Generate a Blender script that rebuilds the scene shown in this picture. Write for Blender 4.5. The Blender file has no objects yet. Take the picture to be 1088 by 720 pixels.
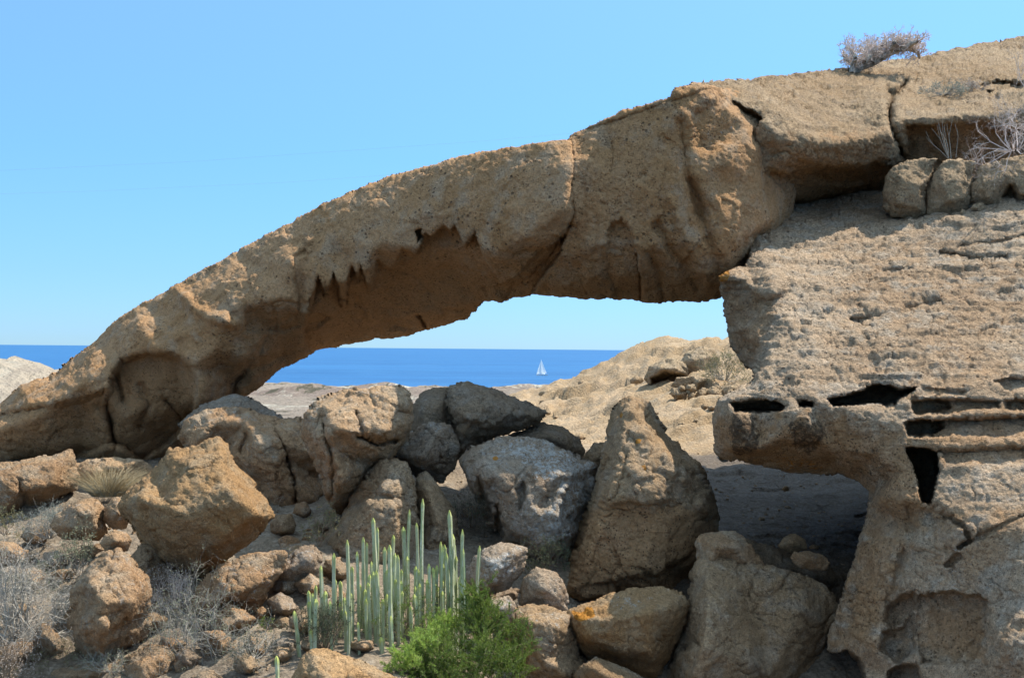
import bpy, math, random
import numpy as np
from mathutils import Vector, Matrix, Euler
from mathutils.geometry import delaunay_2d_cdt

random.seed(7)
RNG = np.random.default_rng(11)
sc = bpy.context.scene
W_PX, EXPOSURE = 1088., 0.86
COL = sc.collection
S = 1.5                       # metres per layout unit of distance
F = 1222.0                    # focal length in photo pixels
CX, CY = 544.0, 360.0
PITCH, ROLL = math.radians(0.47), math.radians(0.5)
CAM_ROT = (Matrix.Rotation(math.radians(90) + PITCH, 3, 'X') @ Matrix.Rotation(ROLL, 3, 'Z'))
RM = np.array(CAM_ROT)

def rays(px, py):
    px = np.asarray(px, float); py = np.asarray(py, float)
    l = np.stack([(px - CX) / F, (CY - py) / F, -np.ones_like(px)], -1)
    return l @ RM.T

def unp(px, py, Y):
    """point at photo pixel (px,py), Y layout units in front of the camera"""
    d = rays(px, py)
    return d * (np.asarray(Y, float) * S / d[..., 1])[..., None]

def P1(px, py, Y):
    return Vector(unp(np.array([px]), np.array([py]), np.array([Y]))[0])

# ------------------------------------------------------------------ noise
def _hash(ix, iy, iz, seed):
    h = (ix.astype(np.uint32) * np.uint32(0x8da6b343)) ^ (iy.astype(np.uint32) * np.uint32(0xd8163841)) ^ (iz.astype(np.uint32) * np.uint32(0xcb1ab31f))
    h = h + np.uint32((seed * 0x9e3779b1) & 0xffffffff)
    h ^= h >> np.uint32(15); h *= np.uint32(0x2c1b3c6d); h ^= h >> np.uint32(12)
    h *= np.uint32(0x297a2d39); h ^= h >> np.uint32(15)
    return h

def gnoise(p, seed=0):
    i = np.floor(p).astype(np.int64); f = p - i
    u = f * f * f * (f * (f * 6 - 15) + 10)
    out = np.zeros(len(p))
    for dx in (0, 1):
        wx = u[:, 0] if dx else 1 - u[:, 0]
        for dy in (0, 1):
            wy = u[:, 1] if dy else 1 - u[:, 1]
            for dz in (0, 1):
                wz = u[:, 2] if dz else 1 - u[:, 2]
                h = _hash(i[:, 0] + dx, i[:, 1] + dy, i[:, 2] + dz, seed)
                gx = (h & np.uint32(1023)).astype(float) / 511.5 - 1
                gy = ((h >> np.uint32(10)) & np.uint32(1023)).astype(float) / 511.5 - 1
                gz = ((h >> np.uint32(20)) & np.uint32(1023)).astype(float) / 511.5 - 1
                out += wx * wy * wz * (gx * (f[:, 0] - dx) + gy * (f[:, 1] - dy) + gz * (f[:, 2] - dz))
    return out * 1.2

def fbm(p, freq, octv=4, gain=.5, lac=2.03, seed=0, mode=''):
    out = np.zeros(len(p)); a = 1.; tot = 0
    q = np.asarray(p) * freq
    for o in range(octv):
        n = gnoise(q + 17.3 * o, seed + o * 13)
        if mode == 'ridge': n = 1 - 2 * np.abs(n)
        if mode == 'billow': n = 2 * np.abs(n) - .5
        out += a * n; tot += a; a *= gain; q = q * lac
    return out / tot

def facets(p, freq, seed=0):
    """broken planes: every Voronoi cell is a small tilted flat"""
    q = np.asarray(p) * freq
    i = np.floor(q).astype(np.int64)
    best = np.full(len(q), 9e9); val = np.zeros(len(q))
    for dx in (-1, 0, 1):
        for dy in (-1, 0, 1):
            for dz in (-1, 0, 1):
                cx, cy, cz = i[:, 0] + dx, i[:, 1] + dy, i[:, 2] + dz
                h = _hash(cx, cy, cz, seed); g = _hash(cx, cy, cz, seed + 991)
                ox = (h & np.uint32(1023)) / 1023.; oy = ((h >> np.uint32(10)) & np.uint32(1023)) / 1023.; oz = ((h >> np.uint32(20)) & np.uint32(1023)) / 1023.
                rx, ry, rz = q[:, 0] - cx - ox, q[:, 1] - cy - oy, q[:, 2] - cz - oz
                d = rx * rx + ry * ry + rz * rz
                gx = (g & np.uint32(1023)) / 511.5 - 1; gy = ((g >> np.uint32(10)) & np.uint32(1023)) / 511.5 - 1; gz = ((g >> np.uint32(20)) & np.uint32(1023)) / 511.5 - 1
                v = rx * gx + ry * gy + rz * gz
                m = d < best
                best = np.where(m, d, best); val = np.where(m, v, val)
    return val

def worley(p, freq, seed=0):
    q = np.asarray(p) * freq
    i = np.floor(q).astype(np.int64)
    best = np.full(len(q), 9e9)
    for dx in (-1, 0, 1):
        for dy in (-1, 0, 1):
            for dz in (-1, 0, 1):
                cx, cy, cz = i[:, 0] + dx, i[:, 1] + dy, i[:, 2] + dz
                h = _hash(cx, cy, cz, seed)
                ox = (h & np.uint32(1023)) / 1023.; oy = ((h >> np.uint32(10)) & np.uint32(1023)) / 1023.; oz = ((h >> np.uint32(20)) & np.uint32(1023)) / 1023.
                d = (q[:, 0] - cx - ox) ** 2 + (q[:, 1] - cy - oy) ** 2 + (q[:, 2] - cz - oz) ** 2
                best = np.minimum(best, d)
    return np.sqrt(best)

def n2(px, py, freq, seed=0, octv=3):
    p = np.stack([np.asarray(px, float), np.asarray(py, float), np.full(np.shape(px), seed * 7.7 + .37)], -1)
    return fbm(p, freq, octv, seed=seed)

def sstep(x):
    x = np.clip(x, 0, 1); return x * x * (3 - 2 * x)

# ------------------------------------------------------------------ 2-D outlines
def densify(poly, step, closed=True, jag=0., seed=0, jf=.09):
    p = np.array([q[:2] for q in poly], float); out = []
    n = len(p)
    for k in range(n if closed else n - 1):
        a, b = p[k], p[(k + 1) % n]
        m = max(1, int(np.hypot(*(b - a)) / step))
        for t in range(m): out.append(a + (b - a) * t / m)
    if not closed: out.append(p[-1])
    out = np.array(out)
    if jag:
        out = out + jag * np.stack([n2(out[:, 0], out[:, 1], jf, seed + 1), n2(out[:, 0], out[:, 1], jf, seed + 2)], -1) * 1.6
    return out

def seg_dist(X, Y, poly, closed=True):
    """distance and nearest point on a polyline; also inside test"""
    n = len(poly); d2 = np.full(X.shape, 1e18); nx = np.zeros_like(X); ny = np.zeros_like(X)
    inside = np.zeros(X.shape, bool)
    for k in range(n if closed else n - 1):
        ax, ay = poly[k]; bx, by = poly[(k + 1) % n]
        dx, dy = bx - ax, by - ay
        L = dx * dx + dy * dy
        if L < 1e-9: continue
        t = np.clip(((X - ax) * dx + (Y - ay) * dy) / L, 0, 1)
        qx, qy = ax + t * dx, ay + t * dy
        e = (X - qx) ** 2 + (Y - qy) ** 2
        m = e < d2
        d2 = np.where(m, e, d2); nx = np.where(m, qx, nx); ny = np.where(m, qy, ny)
        if closed and ay != by:
            c = ((ay > Y) != (by > Y)) & (X < (bx - ax) * (Y - ay) / (by - ay) + ax)
            inside ^= c
    return np.sqrt(d2), nx, ny, inside

def tri_interp(pts, X, Y):
    """piecewise-linear interpolation of (px,py,value) control points"""
    p = np.array(pts, float)
    r = delaunay_2d_cdt([Vector((a, b)) for a, b in p[:, :2]], [], [], 0, 1e-6)
    tv = np.array([[v[0], v[1]] for v in r[0]])
    val = np.array([p[o[0], 2] if o else 0 for o in r[3]])
    Z = np.full(X.shape, np.nan)
    for tri in r[2]:
        a, b, c = tv[tri[0]], tv[tri[1]], tv[tri[2]]
        den = (b[1] - c[1]) * (a[0] - c[0]) + (c[0] - b[0]) * (a[1] - c[1])
        if abs(den) < 1e-9: continue
        w0 = ((b[1] - c[1]) * (X - c[0]) + (c[0] - b[0]) * (Y - c[1])) / den
        w1 = ((c[1] - a[1]) * (X - c[0]) + (a[0] - c[0]) * (Y - c[1])) / den
        w2 = 1 - w0 - w1
        m = (w0 > -1e-6) & (w1 > -1e-6) & (w2 > -1e-6)
        Z[m] = (w0 * val[tri[0]] + w1 * val[tri[1]] + w2 * val[tri[2]])[m]
    bad = np.isnan(Z)
    if bad.any():
        xb, yb = X[bad], Y[bad]; zb = np.zeros(xb.shape); db = np.full(xb.shape, 1e18)
        for q in p:
            d = (xb - q[0]) ** 2 + (yb - q[1]) ** 2
            m = d < db; db[m] = d[m]; zb[m] = q[2]
        Z[bad] = zb
    return Z

def blur(A, M, sig):
    """masked gaussian blur of a grid"""
    if sig <= 0: return A
    r = int(max(1, round(sig * 2.5))); k = np.exp(-.5 * (np.arange(-r, r + 1) / sig) ** 2)
    def conv(B, ax):
        out = np.zeros_like(B)
        P_ = np.pad(B, [(r, r) if a == ax else (0, 0) for a in (0, 1)])
        for j, w in enumerate(k):
            out += w * (P_[j:j + B.shape[0], :] if ax == 0 else P_[:, j:j + B.shape[1]])
        return out
    Mf = M.astype(float)
    num = conv(conv(np.where(M, A, 0), 0), 1); den = conv(conv(Mf, 0), 1)
    return np.where(den > 1e-6, num / np.maximum(den, 1e-6), A)

def vnormals(V, Fq):
    """vertex normals of quads (n,4)"""
    a, b, c, d = (V[Fq[:, k]] for k in range(4))
    fn = np.cross(c - a, d - b)
    N = np.zeros_like(V)
    for k in range(4):
        for ax in range(3):
            N[:, ax] += np.bincount(Fq[:, k], fn[:, ax], len(V))
    return N / np.maximum(np.linalg.norm(N, axis=1), 1e-12)[:, None]

def mesh_np(name, V, faces, mat, parent=None, paint=None, smooth=True, link=True):
    me = bpy.data.meshes.new(name)
    V = np.ascontiguousarray(V, dtype=np.float32); faces = np.ascontiguousarray(faces, dtype=np.int32)
    nf, k = faces.shape
    me.vertices.add(len(V)); me.vertices.foreach_set('co', V.ravel())
    me.loops.add(nf * k); me.loops.foreach_set('vertex_index', faces.ravel())
    me.polygons.add(nf); me.polygons.foreach_set('loop_start', np.arange(nf, dtype=np.int32) * k)
    me.update(calc_edges=True)
    me.polygons.foreach_set('use_smooth', np.full(nf, smooth))
    if paint is not None:
        at = me.color_attributes.new('paint', 'FLOAT_COLOR', 'POINT')
        c = np.ones((len(V), 4), np.float32); c[:, :paint.shape[1]] = paint
        at.data.foreach_set('color', c.ravel())
    me.materials.append(mat)
    o = bpy.data.objects.new(name, me)
    if link: COL.objects.link(o)
    if parent: o.parent = parent
    return o

def tag(o, label=None, cat=None, group=None, kind=None):
    if label: o['label'] = label
    if cat: o['category'] = cat
    if group: o['group'] = group
    if kind: o['kind'] = kind
    return o

def rebase(o):
    """move the object's origin to the centre of its foot"""
    me = o.data; n = len(me.vertices); c = np.empty(n * 3, np.float32)
    me.vertices.foreach_get('co', c); c = c.reshape(-1, 3)
    org = np.array([c[:, 0].mean(), c[:, 1].mean(), c[:, 2].min()], np.float32)
    me.vertices.foreach_set('co', (c - org).ravel()); o.location = org.tolist(); me.update()
    return o

# ------------------------------------------------------------------ rock relief body
def relief(name, outline, ctrl, Y, mat, step=1.6, jag=1.6, rnd=None, rk=1., thick=1.5, soft=2.5,
           feats=(), A=.1, f0=.8, fa=.06, ff=1.6, fine=.014, fine_f=9., rough=.03, paint=(), seed=0, parent=None, crack=.05, crack_f=.7, pock=.05, strat=0., amask=None):
    """a closed rock body: its outline and the ridge points of its front stand at their own distances
    (layout units, added to Y); front relief, rounded rim, separate back, then stone displacement."""
    pl = densify(outline, max(2.5, step * 1.5), True, jag, seed)
    ex = [(q[0], q[1], q[2] if len(q) > 2 else 0.) for q in list(outline) + list(ctrl)]
    x0, y0 = pl.min(0) - 2 * step; x1, y1 = pl.max(0) + 2 * step
    gx = np.arange(x0, x1 + step, step); gy = np.arange(y0, y1 + step, step)
    X, Yg = np.meshgrid(gx, gy)
    d, nx, ny, ins = seg_dist(X, Yg, pl)
    sd = np.where(ins, d, -d)
    keep = sd > -step * .75
    snap = keep & (sd < step * .35)
    X = np.where(snap, nx, X); Yg = np.where(snap, ny, Yg)
    D = tri_interp(ex, X, Yg)
    D = blur(D, keep, soft)
    din = np.where(snap, 0, np.maximum(sd, 0))
    R = din.max()
    if rnd is None: rnd = .3 * R
    rnd = min(rnd, R)
    px2u = Y / F
    t = np.clip(1 - din / rnd, 0, 1)
    D = D + rk * rnd * px2u * (1 - np.sqrt(1 - t * t * .985))
    base = D.copy()
    for ft in feats:
        kind = ft[0]
        jit = 1.5
        if len(ft) > 5: jit = ft[5]
        pts = np.array(ft[1], float); mg = 14 + 5 * ft[3]
        iy = np.where((gy > pts[:, 1].min() - mg) & (gy < pts[:, 1].max() + mg))[0]; ix = np.where((gx > pts[:, 0].min() - mg) & (gx < pts[:, 0].max() + mg))[0]
        if not len(iy) or not len(ix): continue
        sl = (slice(iy[0], iy[-1] + 1), slice(ix[0], ix[-1] + 1)); Xs_, Ys_ = X[sl], Yg[sl]
        Xj = Xs_ + jit * n2(Xs_.ravel(), Ys_.ravel(), .12, seed + 5, 4).reshape(Xs_.shape) * 2
        Yj = Ys_ + jit * n2(Xs_.ravel(), Ys_.ravel(), .12, seed + 6, 4).reshape(Xs_.shape) * 2
        if kind == 'poly':
            _, pts, delta, sf = ft[:4]
            q = densify(pts, 3.0, True)
            dd, _, _, ii = seg_dist(Xj, Yj, q)
            D[sl] += delta * sstep(np.where(ii, dd, -dd) / sf + .5)
        elif kind == 'line':
            _, pts, delta, w = ft[:4]
            q = densify(pts, 4.0, False)
            dd, _, _, _ = seg_dist(Xj, Yj, q, False)
            D[sl] += delta * np.exp(-(dd / w) ** 2)
    # back of the stone
    bm = blur(base, keep, 14)
    tb = np.clip(din / max(R * .8, 1e-6), 0, 1)
    wback = sstep(np.clip(din / (.5 * R + 1e-6), 0, 1))
    DB = D * (1 - wback) + np.maximum(bm, D) * wback + thick * np.sqrt(np.clip(1 - (1 - tb) ** 2, 0, 1)) + 2e-4
    idx = -np.ones(X.shape, int); idx[keep] = np.arange(keep.sum()); nF = keep.sum()
    bidx = idx.copy(); inner = keep & ~snap
    bidx[inner] = nF + np.arange(inner.sum())
    a, b, c, e = idx[:-1, :-1], idx[:-1, 1:], idx[1:, 1:], idx[1:, :-1]
    ok = (a >= 0) & (b >= 0) & (c >= 0) & (e >= 0)
    sn = snap[:-1, :-1] & snap[:-1, 1:] & snap[1:, 1:] & snap[1:, :-1]
    ok &= ~sn
    Fr = np.stack([a[ok], e[ok], c[ok], b[ok]], -1)
    ba, bb, bc, be = bidx[:-1, :-1], bidx[:-1, 1:], bidx[1:, 1:], bidx[1:, :-1]
    Bk = np.stack([ba[ok], bb[ok], bc[ok], be[ok]], -1)
    V = np.concatenate([unp(X[keep], Yg[keep], Y + D[keep]), unp(X[inner], Yg[inner], Y + DB[inner])])
    Q = np.concatenate([Fr, Bk])
    PX = np.concatenate([X[keep], X[inner]]); PY = np.concatenate([Yg[keep], Yg[inner]])
    # stone displacement
    N = vnormals(V, Q)
    am = 1. if amask is None else amask(PX, PY)
    dv = A * fbm(V, f0, 3, seed=seed + 20) + fa * facets(V + .15 * np.stack([fbm(V, 1.5, 2, seed=s) for s in (1, 2, 3)], -1), ff, seed + 3) * am
    V = V + N * dv[:, None]
    N = vnormals(V, Q)
    Wv = V + .08 * np.stack([fbm(V, 3.1, 3, .6, seed=s + 70) for s in (1, 2, 3)], -1)
    dv = .55 * fa * facets(Wv, ff * 2.3, seed + 5) * am + .3 * fa * facets(Wv, ff * 5.2, seed + 6)
    # fracture lines
    for q_ in (0, 1):
        cn = fbm(V * np.array([1., 1., .8 + q_]), crack_f * (1 + .8 * q_), 3, .5, seed=seed + 80 + q_); cm = sstep((fbm(V, .9, 2, seed=seed + 90 + q_) + .05) * 4)
        dv = dv - crack * np.exp(-(cn / .022) ** 2) * cm
    V = V + N * dv[:, None]
    N = vnormals(V, Q)
    dv = rough * fbm(V, 2.6, 4, .6, seed=seed + 40, mode='ridge') * am + fine * fbm(V, fine_f, 3, .7, seed=seed + 50)
    hole = sstep((.30 - worley(V + .05 * fbm(V, 6, 2)[:, None], 2.3, seed + 2)) * 6) * sstep(fbm(V, .8, 2, seed=seed + 95) * 4)
    dv = dv - pock * hole
    if strat:
        Vs = V * np.array([.5, .5, 7.])
        dv = dv + strat * am * fbm(Vs, 1.3, 4, .55, seed=seed + 60)
    V = V + N * dv[:, None]
    # even out the rim where front and back meet
    rim = np.zeros(len(V), bool); rim[:nF] = snap[keep]
    E = np.concatenate([Q[:, [0, 1]], Q[:, [1, 2]], Q[:, [2, 3]], Q[:, [3, 0]]]); E = np.concatenate([E, E[:, ::-1]])
    E = E[rim[E[:, 0]]]; cnt = np.bincount(E[:, 0], minlength=len(V)).astype(float)
    for _ in range(1):
        for ax in range(3):
            av = np.bincount(E[:, 0], V[E[:, 1], ax], len(V)) / np.maximum(cnt, 1)
            V[:, ax] = np.where(rim & (cnt > 0), .45 * V[:, ax] + .55 * av, V[:, ax])
    used = np.zeros(len(V), bool); used[Q.ravel()] = True
    remap = np.cumsum(used) - 1
    V = V[used]; Q = remap[Q]; PX = PX[used]; PY = PY[used]
    pc = np.zeros((len(V), 4), np.float32)
    fr = (np.arange(len(used)) < nF)[used]
    for ch, pts, rad, amt in paint:
        if len(pts) == 1:
            dd = np.hypot(PX - pts[0][0], PY - pts[0][1]) - rad; sf = max(2., rad * .5)
            m = sstep(.5 - (dd + 3 * n2(PX, PY, .15, 31)) / sf)
        else:
            q = densify(pts, 4., True); dd, _, _, ii = seg_dist(PX, PY, q)
            m = sstep(np.where(ii, dd, -dd) / rad + .5 + 1.2 * n2(PX, PY, .09, 33))
        pc[:, ch] = np.maximum(pc[:, ch], m * amt * fr)
    o = mesh_np(name, V, Q, mat, parent, pc)
    if parent is None: rebase(o)
    return o
# ------------------------------------------------------------------ materials
class NT:
    def __init__(s, name):
        s.m = bpy.data.materials.new(name); s.m.use_nodes = True
        s.t = s.m.node_tree; s.t.nodes.clear()
        s.out = s.n('ShaderNodeOutputMaterial'); s.b = s.n('ShaderNodeBsdfPrincipled')
        s.l(s.b.outputs[0], s.out.inputs[0])
    def n(s, ty, **kw):
        n = s.t.nodes.new(ty)
        for k, v in kw.items(): setattr(n, k, v)
        return n
    def l(s, a, b): s.t.links.new(a, b)
    def pos(s):
        return s.n('ShaderNodeNewGeometry').outputs['Position']
    def scale(s, v, sx, sy, sz):
        m = s.n('ShaderNodeMapping'); m.inputs['Scale'].default_value = (sx, sy, sz); s.l(v, m.inputs[0]); return m.outputs[0]
    def noise(s, v, sc_, det=4, rough=.55, dist=0.):
        n = s.n('ShaderNodeTexNoise'); s.l(v, n.inputs['Vector'])
        n.inputs['Scale'].default_value = sc_; n.inputs['Detail'].default_value = det
        n.inputs['Roughness'].default_value = rough; n.inputs['Distortion'].default_value = dist
        return n.outputs['Fac']
    def voro(s, v, sc_, feat='F1', rand=1.):
        n = s.n('ShaderNodeTexVoronoi', feature=feat); s.l(v, n.inputs['Vector']); n.inputs['Scale'].default_value = sc_
        n.inputs['Randomness'].default_value = rand
        return n.outputs['Distance']
    def mr(s, v, a, b, c=0., d=1., smooth=True):
        n = s.n('ShaderNodeMapRange'); n.interpolation_type = 'SMOOTHSTEP' if smooth else 'LINEAR'
        s.l(v, n.inputs[0])
        for k, x in zip((1, 2, 3, 4), (a, b, c, d)): n.inputs[k].default_value = x
        return n.outputs[0]
    def math(s, op, a, b=None):
        n = s.n('ShaderNodeMath', operation=op)
        for k, x in enumerate((a, b)):
            if x is None: continue
            if isinstance(x, (int, float)): n.inputs[k].default_value = x
            else: s.l(x, n.inputs[k])
        return n.outputs[0]
    def mix(s, fac, a, b, mode='MIX'):
        n = s.n('ShaderNodeMix', data_type='RGBA', blend_type=mode)
        if isinstance(fac, (int, float)): n.inputs[0].default_value = fac
        else: s.l(fac, n.inputs[0])
        for k, x in ((6, a), (7, b)):
            if isinstance(x, tuple): n.inputs[k].default_value = (*x, 1)
            else: s.l(x, n.inputs[k])
        return n.outputs[2]
    def bump(s, h, strength, dist, prev=None):
        n = s.n('ShaderNodeBump'); n.inputs['Strength'].default_value = strength; n.inputs['Distance'].default_value = dist
        s.l(h, n.inputs['Height'])
        if prev is not None: s.l(prev, n.inputs['Normal'])
        return n.outputs[0]

def rock_mat(name, c1, c2, c3, lich=.25, lich_col=(.50, .48, .43), pits=.5, pit_scale=9., grain=.35, strat=0., bump=1., dark_sc=1., macro=.35):
    t = NT(name); v = t.pos()
    big = t.noise(v, .35 * dark_sc, 3, .6, .4); mid = t.noise(v, 1.9, 5, .62, .3); fin = t.noise(v, 14, 6, .7); gr = t.noise(v, 55, 3, .7)
    col = t.mix(t.mr(big, .38, .62), c1, c2)
    col = t.mix(t.mr(mid, .46, .66, 0, .85), col, c3)
    # warm streaks and bands
    if strat:
        sv = t.scale(v, .6, .6, 6.); st = t.noise(sv, 1.2, 5, .65, .5)
        col = t.mix(t.mr(st, .42, .66, 0, strat), col, tuple(x * .62 for x in c2))
    oi = t.n('ShaderNodeObjectInfo'); rv = t.mr(oi.outputs['Random'], 0, 1, .84, 1.12, False); col = t.mix(1., col, rv, 'MULTIPLY')
    st2 = t.noise(t.scale(v, 1.6, 1.6, .35), 1.1, 5, .65, .6); col = t.mix(t.mr(st2, .56, .70, 0, .4), col, tuple(x * .55 for x in c2))
    # grain
    col = t.mix(grain, col, t.mr(fin, .34, .66, .5, 1.5, False), 'MULTIPLY')
    col = t.mix(grain * .9, col, t.mr(gr, .36, .64, .5, 1.55, False), 'MULTIPLY')
    # pale lichen crust
    lm = t.math('MULTIPLY', t.mr(t.noise(v, 2.4, 6, .75, .6), .50, .66), t.mr(t.noise(v, 22, 4, .7), .42, .60))
    col = t.mix(t.math('MULTIPLY', lm, lich), col, lich_col)
    # pits
    pv = t.voro(v, pit_scale); ps = t.voro(v, pit_scale * 2.7)
    pm = t.math('MULTIPLY', t.mr(pv, .13, .27, 1, 0), t.mr(t.noise(v, 1.3, 3), .45, .58))
    pm2 = t.math('MULTIPLY', t.mr(ps, .16, .30, 1, 0), t.mr(t.noise(v, 3.1, 3), .42, .6))
    pitm = t.math('MAXIMUM', pm, pm2)
    col = t.mix(t.math('MULTIPLY', pitm, .7 * pits), col, (.07, .05, .035))
    # painted patches: r orange lichen, g dark crust, b white crust
    at = t.n('ShaderNodeAttribute', attribute_name='paint'); sp = t.n('ShaderNodeSeparateColor'); t.l(at.outputs['Color'], sp.inputs[0])
    n5 = t.noise(v, 9, 5, .7)
    orange = t.mr(t.math('ADD', sp.outputs[0], t.math('MULTIPLY', t.math('SUBTRACT', n5, .5), 1.6)), .55, .8)
    orange = t.math('MULTIPLY', orange, t.mr(sp.outputs[0], .02, .2))
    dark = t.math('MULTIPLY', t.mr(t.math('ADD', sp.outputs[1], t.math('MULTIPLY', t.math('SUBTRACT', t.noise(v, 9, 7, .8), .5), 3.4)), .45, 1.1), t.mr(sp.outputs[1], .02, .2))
    white = t.math('MULTIPLY', t.mr(t.math('ADD', sp.outputs[2], t.math('MULTIPLY', t.math('SUBTRACT', t.noise(v, 11, 6, .8, .5), .5), 3.4)), .62, 1.0), t.mr(sp.outputs[2], .02, .2))
    brown = t.math('MULTIPLY', t.mr(t.math('ADD', at.outputs['Alpha'], t.math('MULTIPLY', t.math('SUBTRACT', t.noise(v, 1.6, 5, .7), .5), 1.1)), .15, .75), t.mr(at.outputs['Alpha'], .02, .2))
    col = t.mix(t.math('MULTIPLY', brown, .8), col, t.mix(grain, (.45, .255, .12), t.mr(fin, .34, .66, .6, 1.4, False), 'MULTIPLY'))
    dots = t.math('MULTIPLY', t.mr(t.voro(v, 16), .18, .32, 1, 0), t.mr(t.noise(v, 4, 3), .4, .56)); col = t.mix(t.math('MULTIPLY', t.math('MULTIPLY', dots, brown), .8), col, (.05, .035, .025))
    col = t.mix(t.math('MULTIPLY', white, .85), col, (.62, .61, .57))
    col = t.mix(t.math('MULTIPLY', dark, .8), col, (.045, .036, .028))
    col = t.mix(t.math('MULTIPLY', orange, .9), col, (.55, .23, .03))
    t.l(col, t.b.inputs['Base Color'])
    t.b.inputs['Roughness'].default_value = .95; t.b.inputs['Specular IOR Level'].default_value = .15
    nb = t.bump(t.noise(v, 5.5, 10, .72, .2), .75 * bump, .2)
    nb = t.bump(t.math('SUBTRACT', t.noise(v, 26, 6, .72), t.math('MULTIPLY', pitm, .8 * pits + .2)), .8 * bump, .07, nb)
    if strat:
        nb = t.bump(t.noise(t.scale(v, .5, .5, 7), 1.8, 6, .65, .4), .5 * strat, .14, nb)
    t.l(nb, t.b.inputs['Normal'])
    return t.m

def simple_mat(name, col, rough=.8, var=.3, sc_=6., spec=.2, trans=None, col2=None):
    t = NT(name); v = t.pos()
    n = t.noise(v, sc_, 4, .6)
    c = t.mix(t.mr(n, .3, .7), col, col2 if col2 else tuple(x * (1 - var) for x in col))
    t.l(c, t.b.inputs['Base Color']); t.b.inputs['Roughness'].default_value = rough
    t.b.inputs['Specular IOR Level'].default_value = spec
    if trans:
        tr = t.n('ShaderNodeBsdfTranslucent'); t.l(c, tr.inputs[0])
        ms = t.n('ShaderNodeMixShader'); ms.inputs[0].default_value = trans
        t.l(t.b.outputs[0], ms.inputs[1]); t.l(tr.outputs[0], ms.inputs[2]); t.l(ms.outputs[0], t.out.inputs[0])
    return t.m

M = {}
TAN, OCH, GRY = (.42, .29, .165), (.33, .205, .10), (.36, .295, .22)
M['arch'] = rock_mat('arch_tuff', (.475, .28, .142), (.41, .225, .10), (.44, .30, .185), lich=.15, pits=1., pit_scale=7., grain=.4)
M['cap'] = rock_mat('cap_tuff', (.51, .365, .225), (.44, .295, .165), (.41, .29, .18), lich=.25, pits=.7, pit_scale=6., grain=.6, bump=1.3)
M['cliff'] = rock_mat('cliff_tuff', (.59, .43, .285), (.51, .34, .205), (.54, .445, .34), lich=.22, pits=.9, pit_scale=8., grain=.6, strat=.35, bump=1.3)
M['boulder'] = rock_mat('boulder_tuff', (.50, .33, .19), (.42, .25, .13), (.47, .355, .24), lich=.55, pits=.4, grain=.5, bump=1.2)
M['boulder_ochre'] = rock_mat('ochre_tuff', (.50, .32, .165), (.42, .245, .11), (.46, .33, .20), lich=.1, pits=.4, grain=.45, bump=1.2)
M['boulder_grey'] = rock_mat('lichen_tuff', (.43, .33, .235), (.37, .26, .17), (.44, .375, .30), lich=.75, lich_col=(.50, .49, .46), pits=.5, grain=.55, bump=1.2)
M['boulder_dark'] = rock_mat('dark_tuff', (.34, .25, .165), (.28, .195, .12), (.33, .265, .20), lich=.4, pits=.5, grain=.5, bump=1.2)
M['boulder_plain'] = rock_mat('brown_tuff', (.43, .295, .175), (.37, .24, .13), (.41, .315, .22), lich=.2, pits=.5, grain=.5, bump=1.2)
M['hill'] = rock_mat('hill_tuff', (.47, .35, .22), (.42, .29, .17), (.40, .31, .21), lich=.3, pits=.5, pit_scale=3., grain=.6, bump=1.3)
M['white_rock'] = rock_mat('pumice', (.62, .57, .48), (.55, .48, .38), (.48, .40, .30), lich=.2, pits=.2, grain=.4)
M['cactus'] = None
# ------------------------------------------------------------------ world, sun, camera
SUN = Vector((0.49, 0.27, 0.83)).normalized()
w = bpy.data.worlds.new('World'); sc.world = w; w.use_nodes = True
nt = w.node_tree; bg = nt.nodes['Background']
sky = nt.nodes.new('ShaderNodeTexSky'); sky.sky_type = 'NISHITA'; sky.sun_disc = False
sky.sun_elevation = math.asin(SUN.z); sky.sun_rotation = math.atan2(SUN.x, SUN.y)
sky.altitude = 0; sky.air_density = 1.0; sky.dust_density = 0.0; sky.ozone_density = 3.0
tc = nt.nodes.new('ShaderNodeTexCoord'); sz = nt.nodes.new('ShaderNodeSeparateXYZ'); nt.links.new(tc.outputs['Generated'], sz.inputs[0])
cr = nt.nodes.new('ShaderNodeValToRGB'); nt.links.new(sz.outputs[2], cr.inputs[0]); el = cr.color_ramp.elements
el[0].position = 0; el[0].color = (.21, .37, .67, 1); el[1].position = .5; el[1].color = (3.1, 2.45, 1.65, 1)  # unseen overhead sky raised and warmed, added as fill for the shade
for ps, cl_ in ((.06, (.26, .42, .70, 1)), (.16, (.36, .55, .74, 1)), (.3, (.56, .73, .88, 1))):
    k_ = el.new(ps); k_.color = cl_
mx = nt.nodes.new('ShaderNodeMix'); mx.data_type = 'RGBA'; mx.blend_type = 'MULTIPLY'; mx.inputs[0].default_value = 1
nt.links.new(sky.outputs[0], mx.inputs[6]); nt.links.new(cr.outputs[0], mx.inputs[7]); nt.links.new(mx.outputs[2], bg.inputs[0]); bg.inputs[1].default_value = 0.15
ld = bpy.data.lights.new('sun', 'SUN'); ld.energy = 4.8; ld.angle = math.radians(.53); ld.color = (1, .93, .82)
lo = bpy.data.objects.new('sun', ld); COL.objects.link(lo); lo.rotation_euler = SUN.to_track_quat('Z', 'Y').to_euler()
lo.location = SUN * 60
cd = bpy.data.cameras.new('camera'); cam = bpy.data.objects.new('camera', cd); COL.objects.link(cam)
cd.sensor_width = 36; cd.lens = F / W_PX * 36; cd.clip_end = 80000; cd.clip_start = .1
cam.rotation_euler = CAM_ROT.to_euler(); sc.camera = cam
vs = sc.view_settings; vs.view_transform = 'Standard'; vs.look = 'None'; vs.exposure = EXPOSURE; vs.gamma = 1
try: vs.use_curve_mapping = False
except Exception: pass
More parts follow.
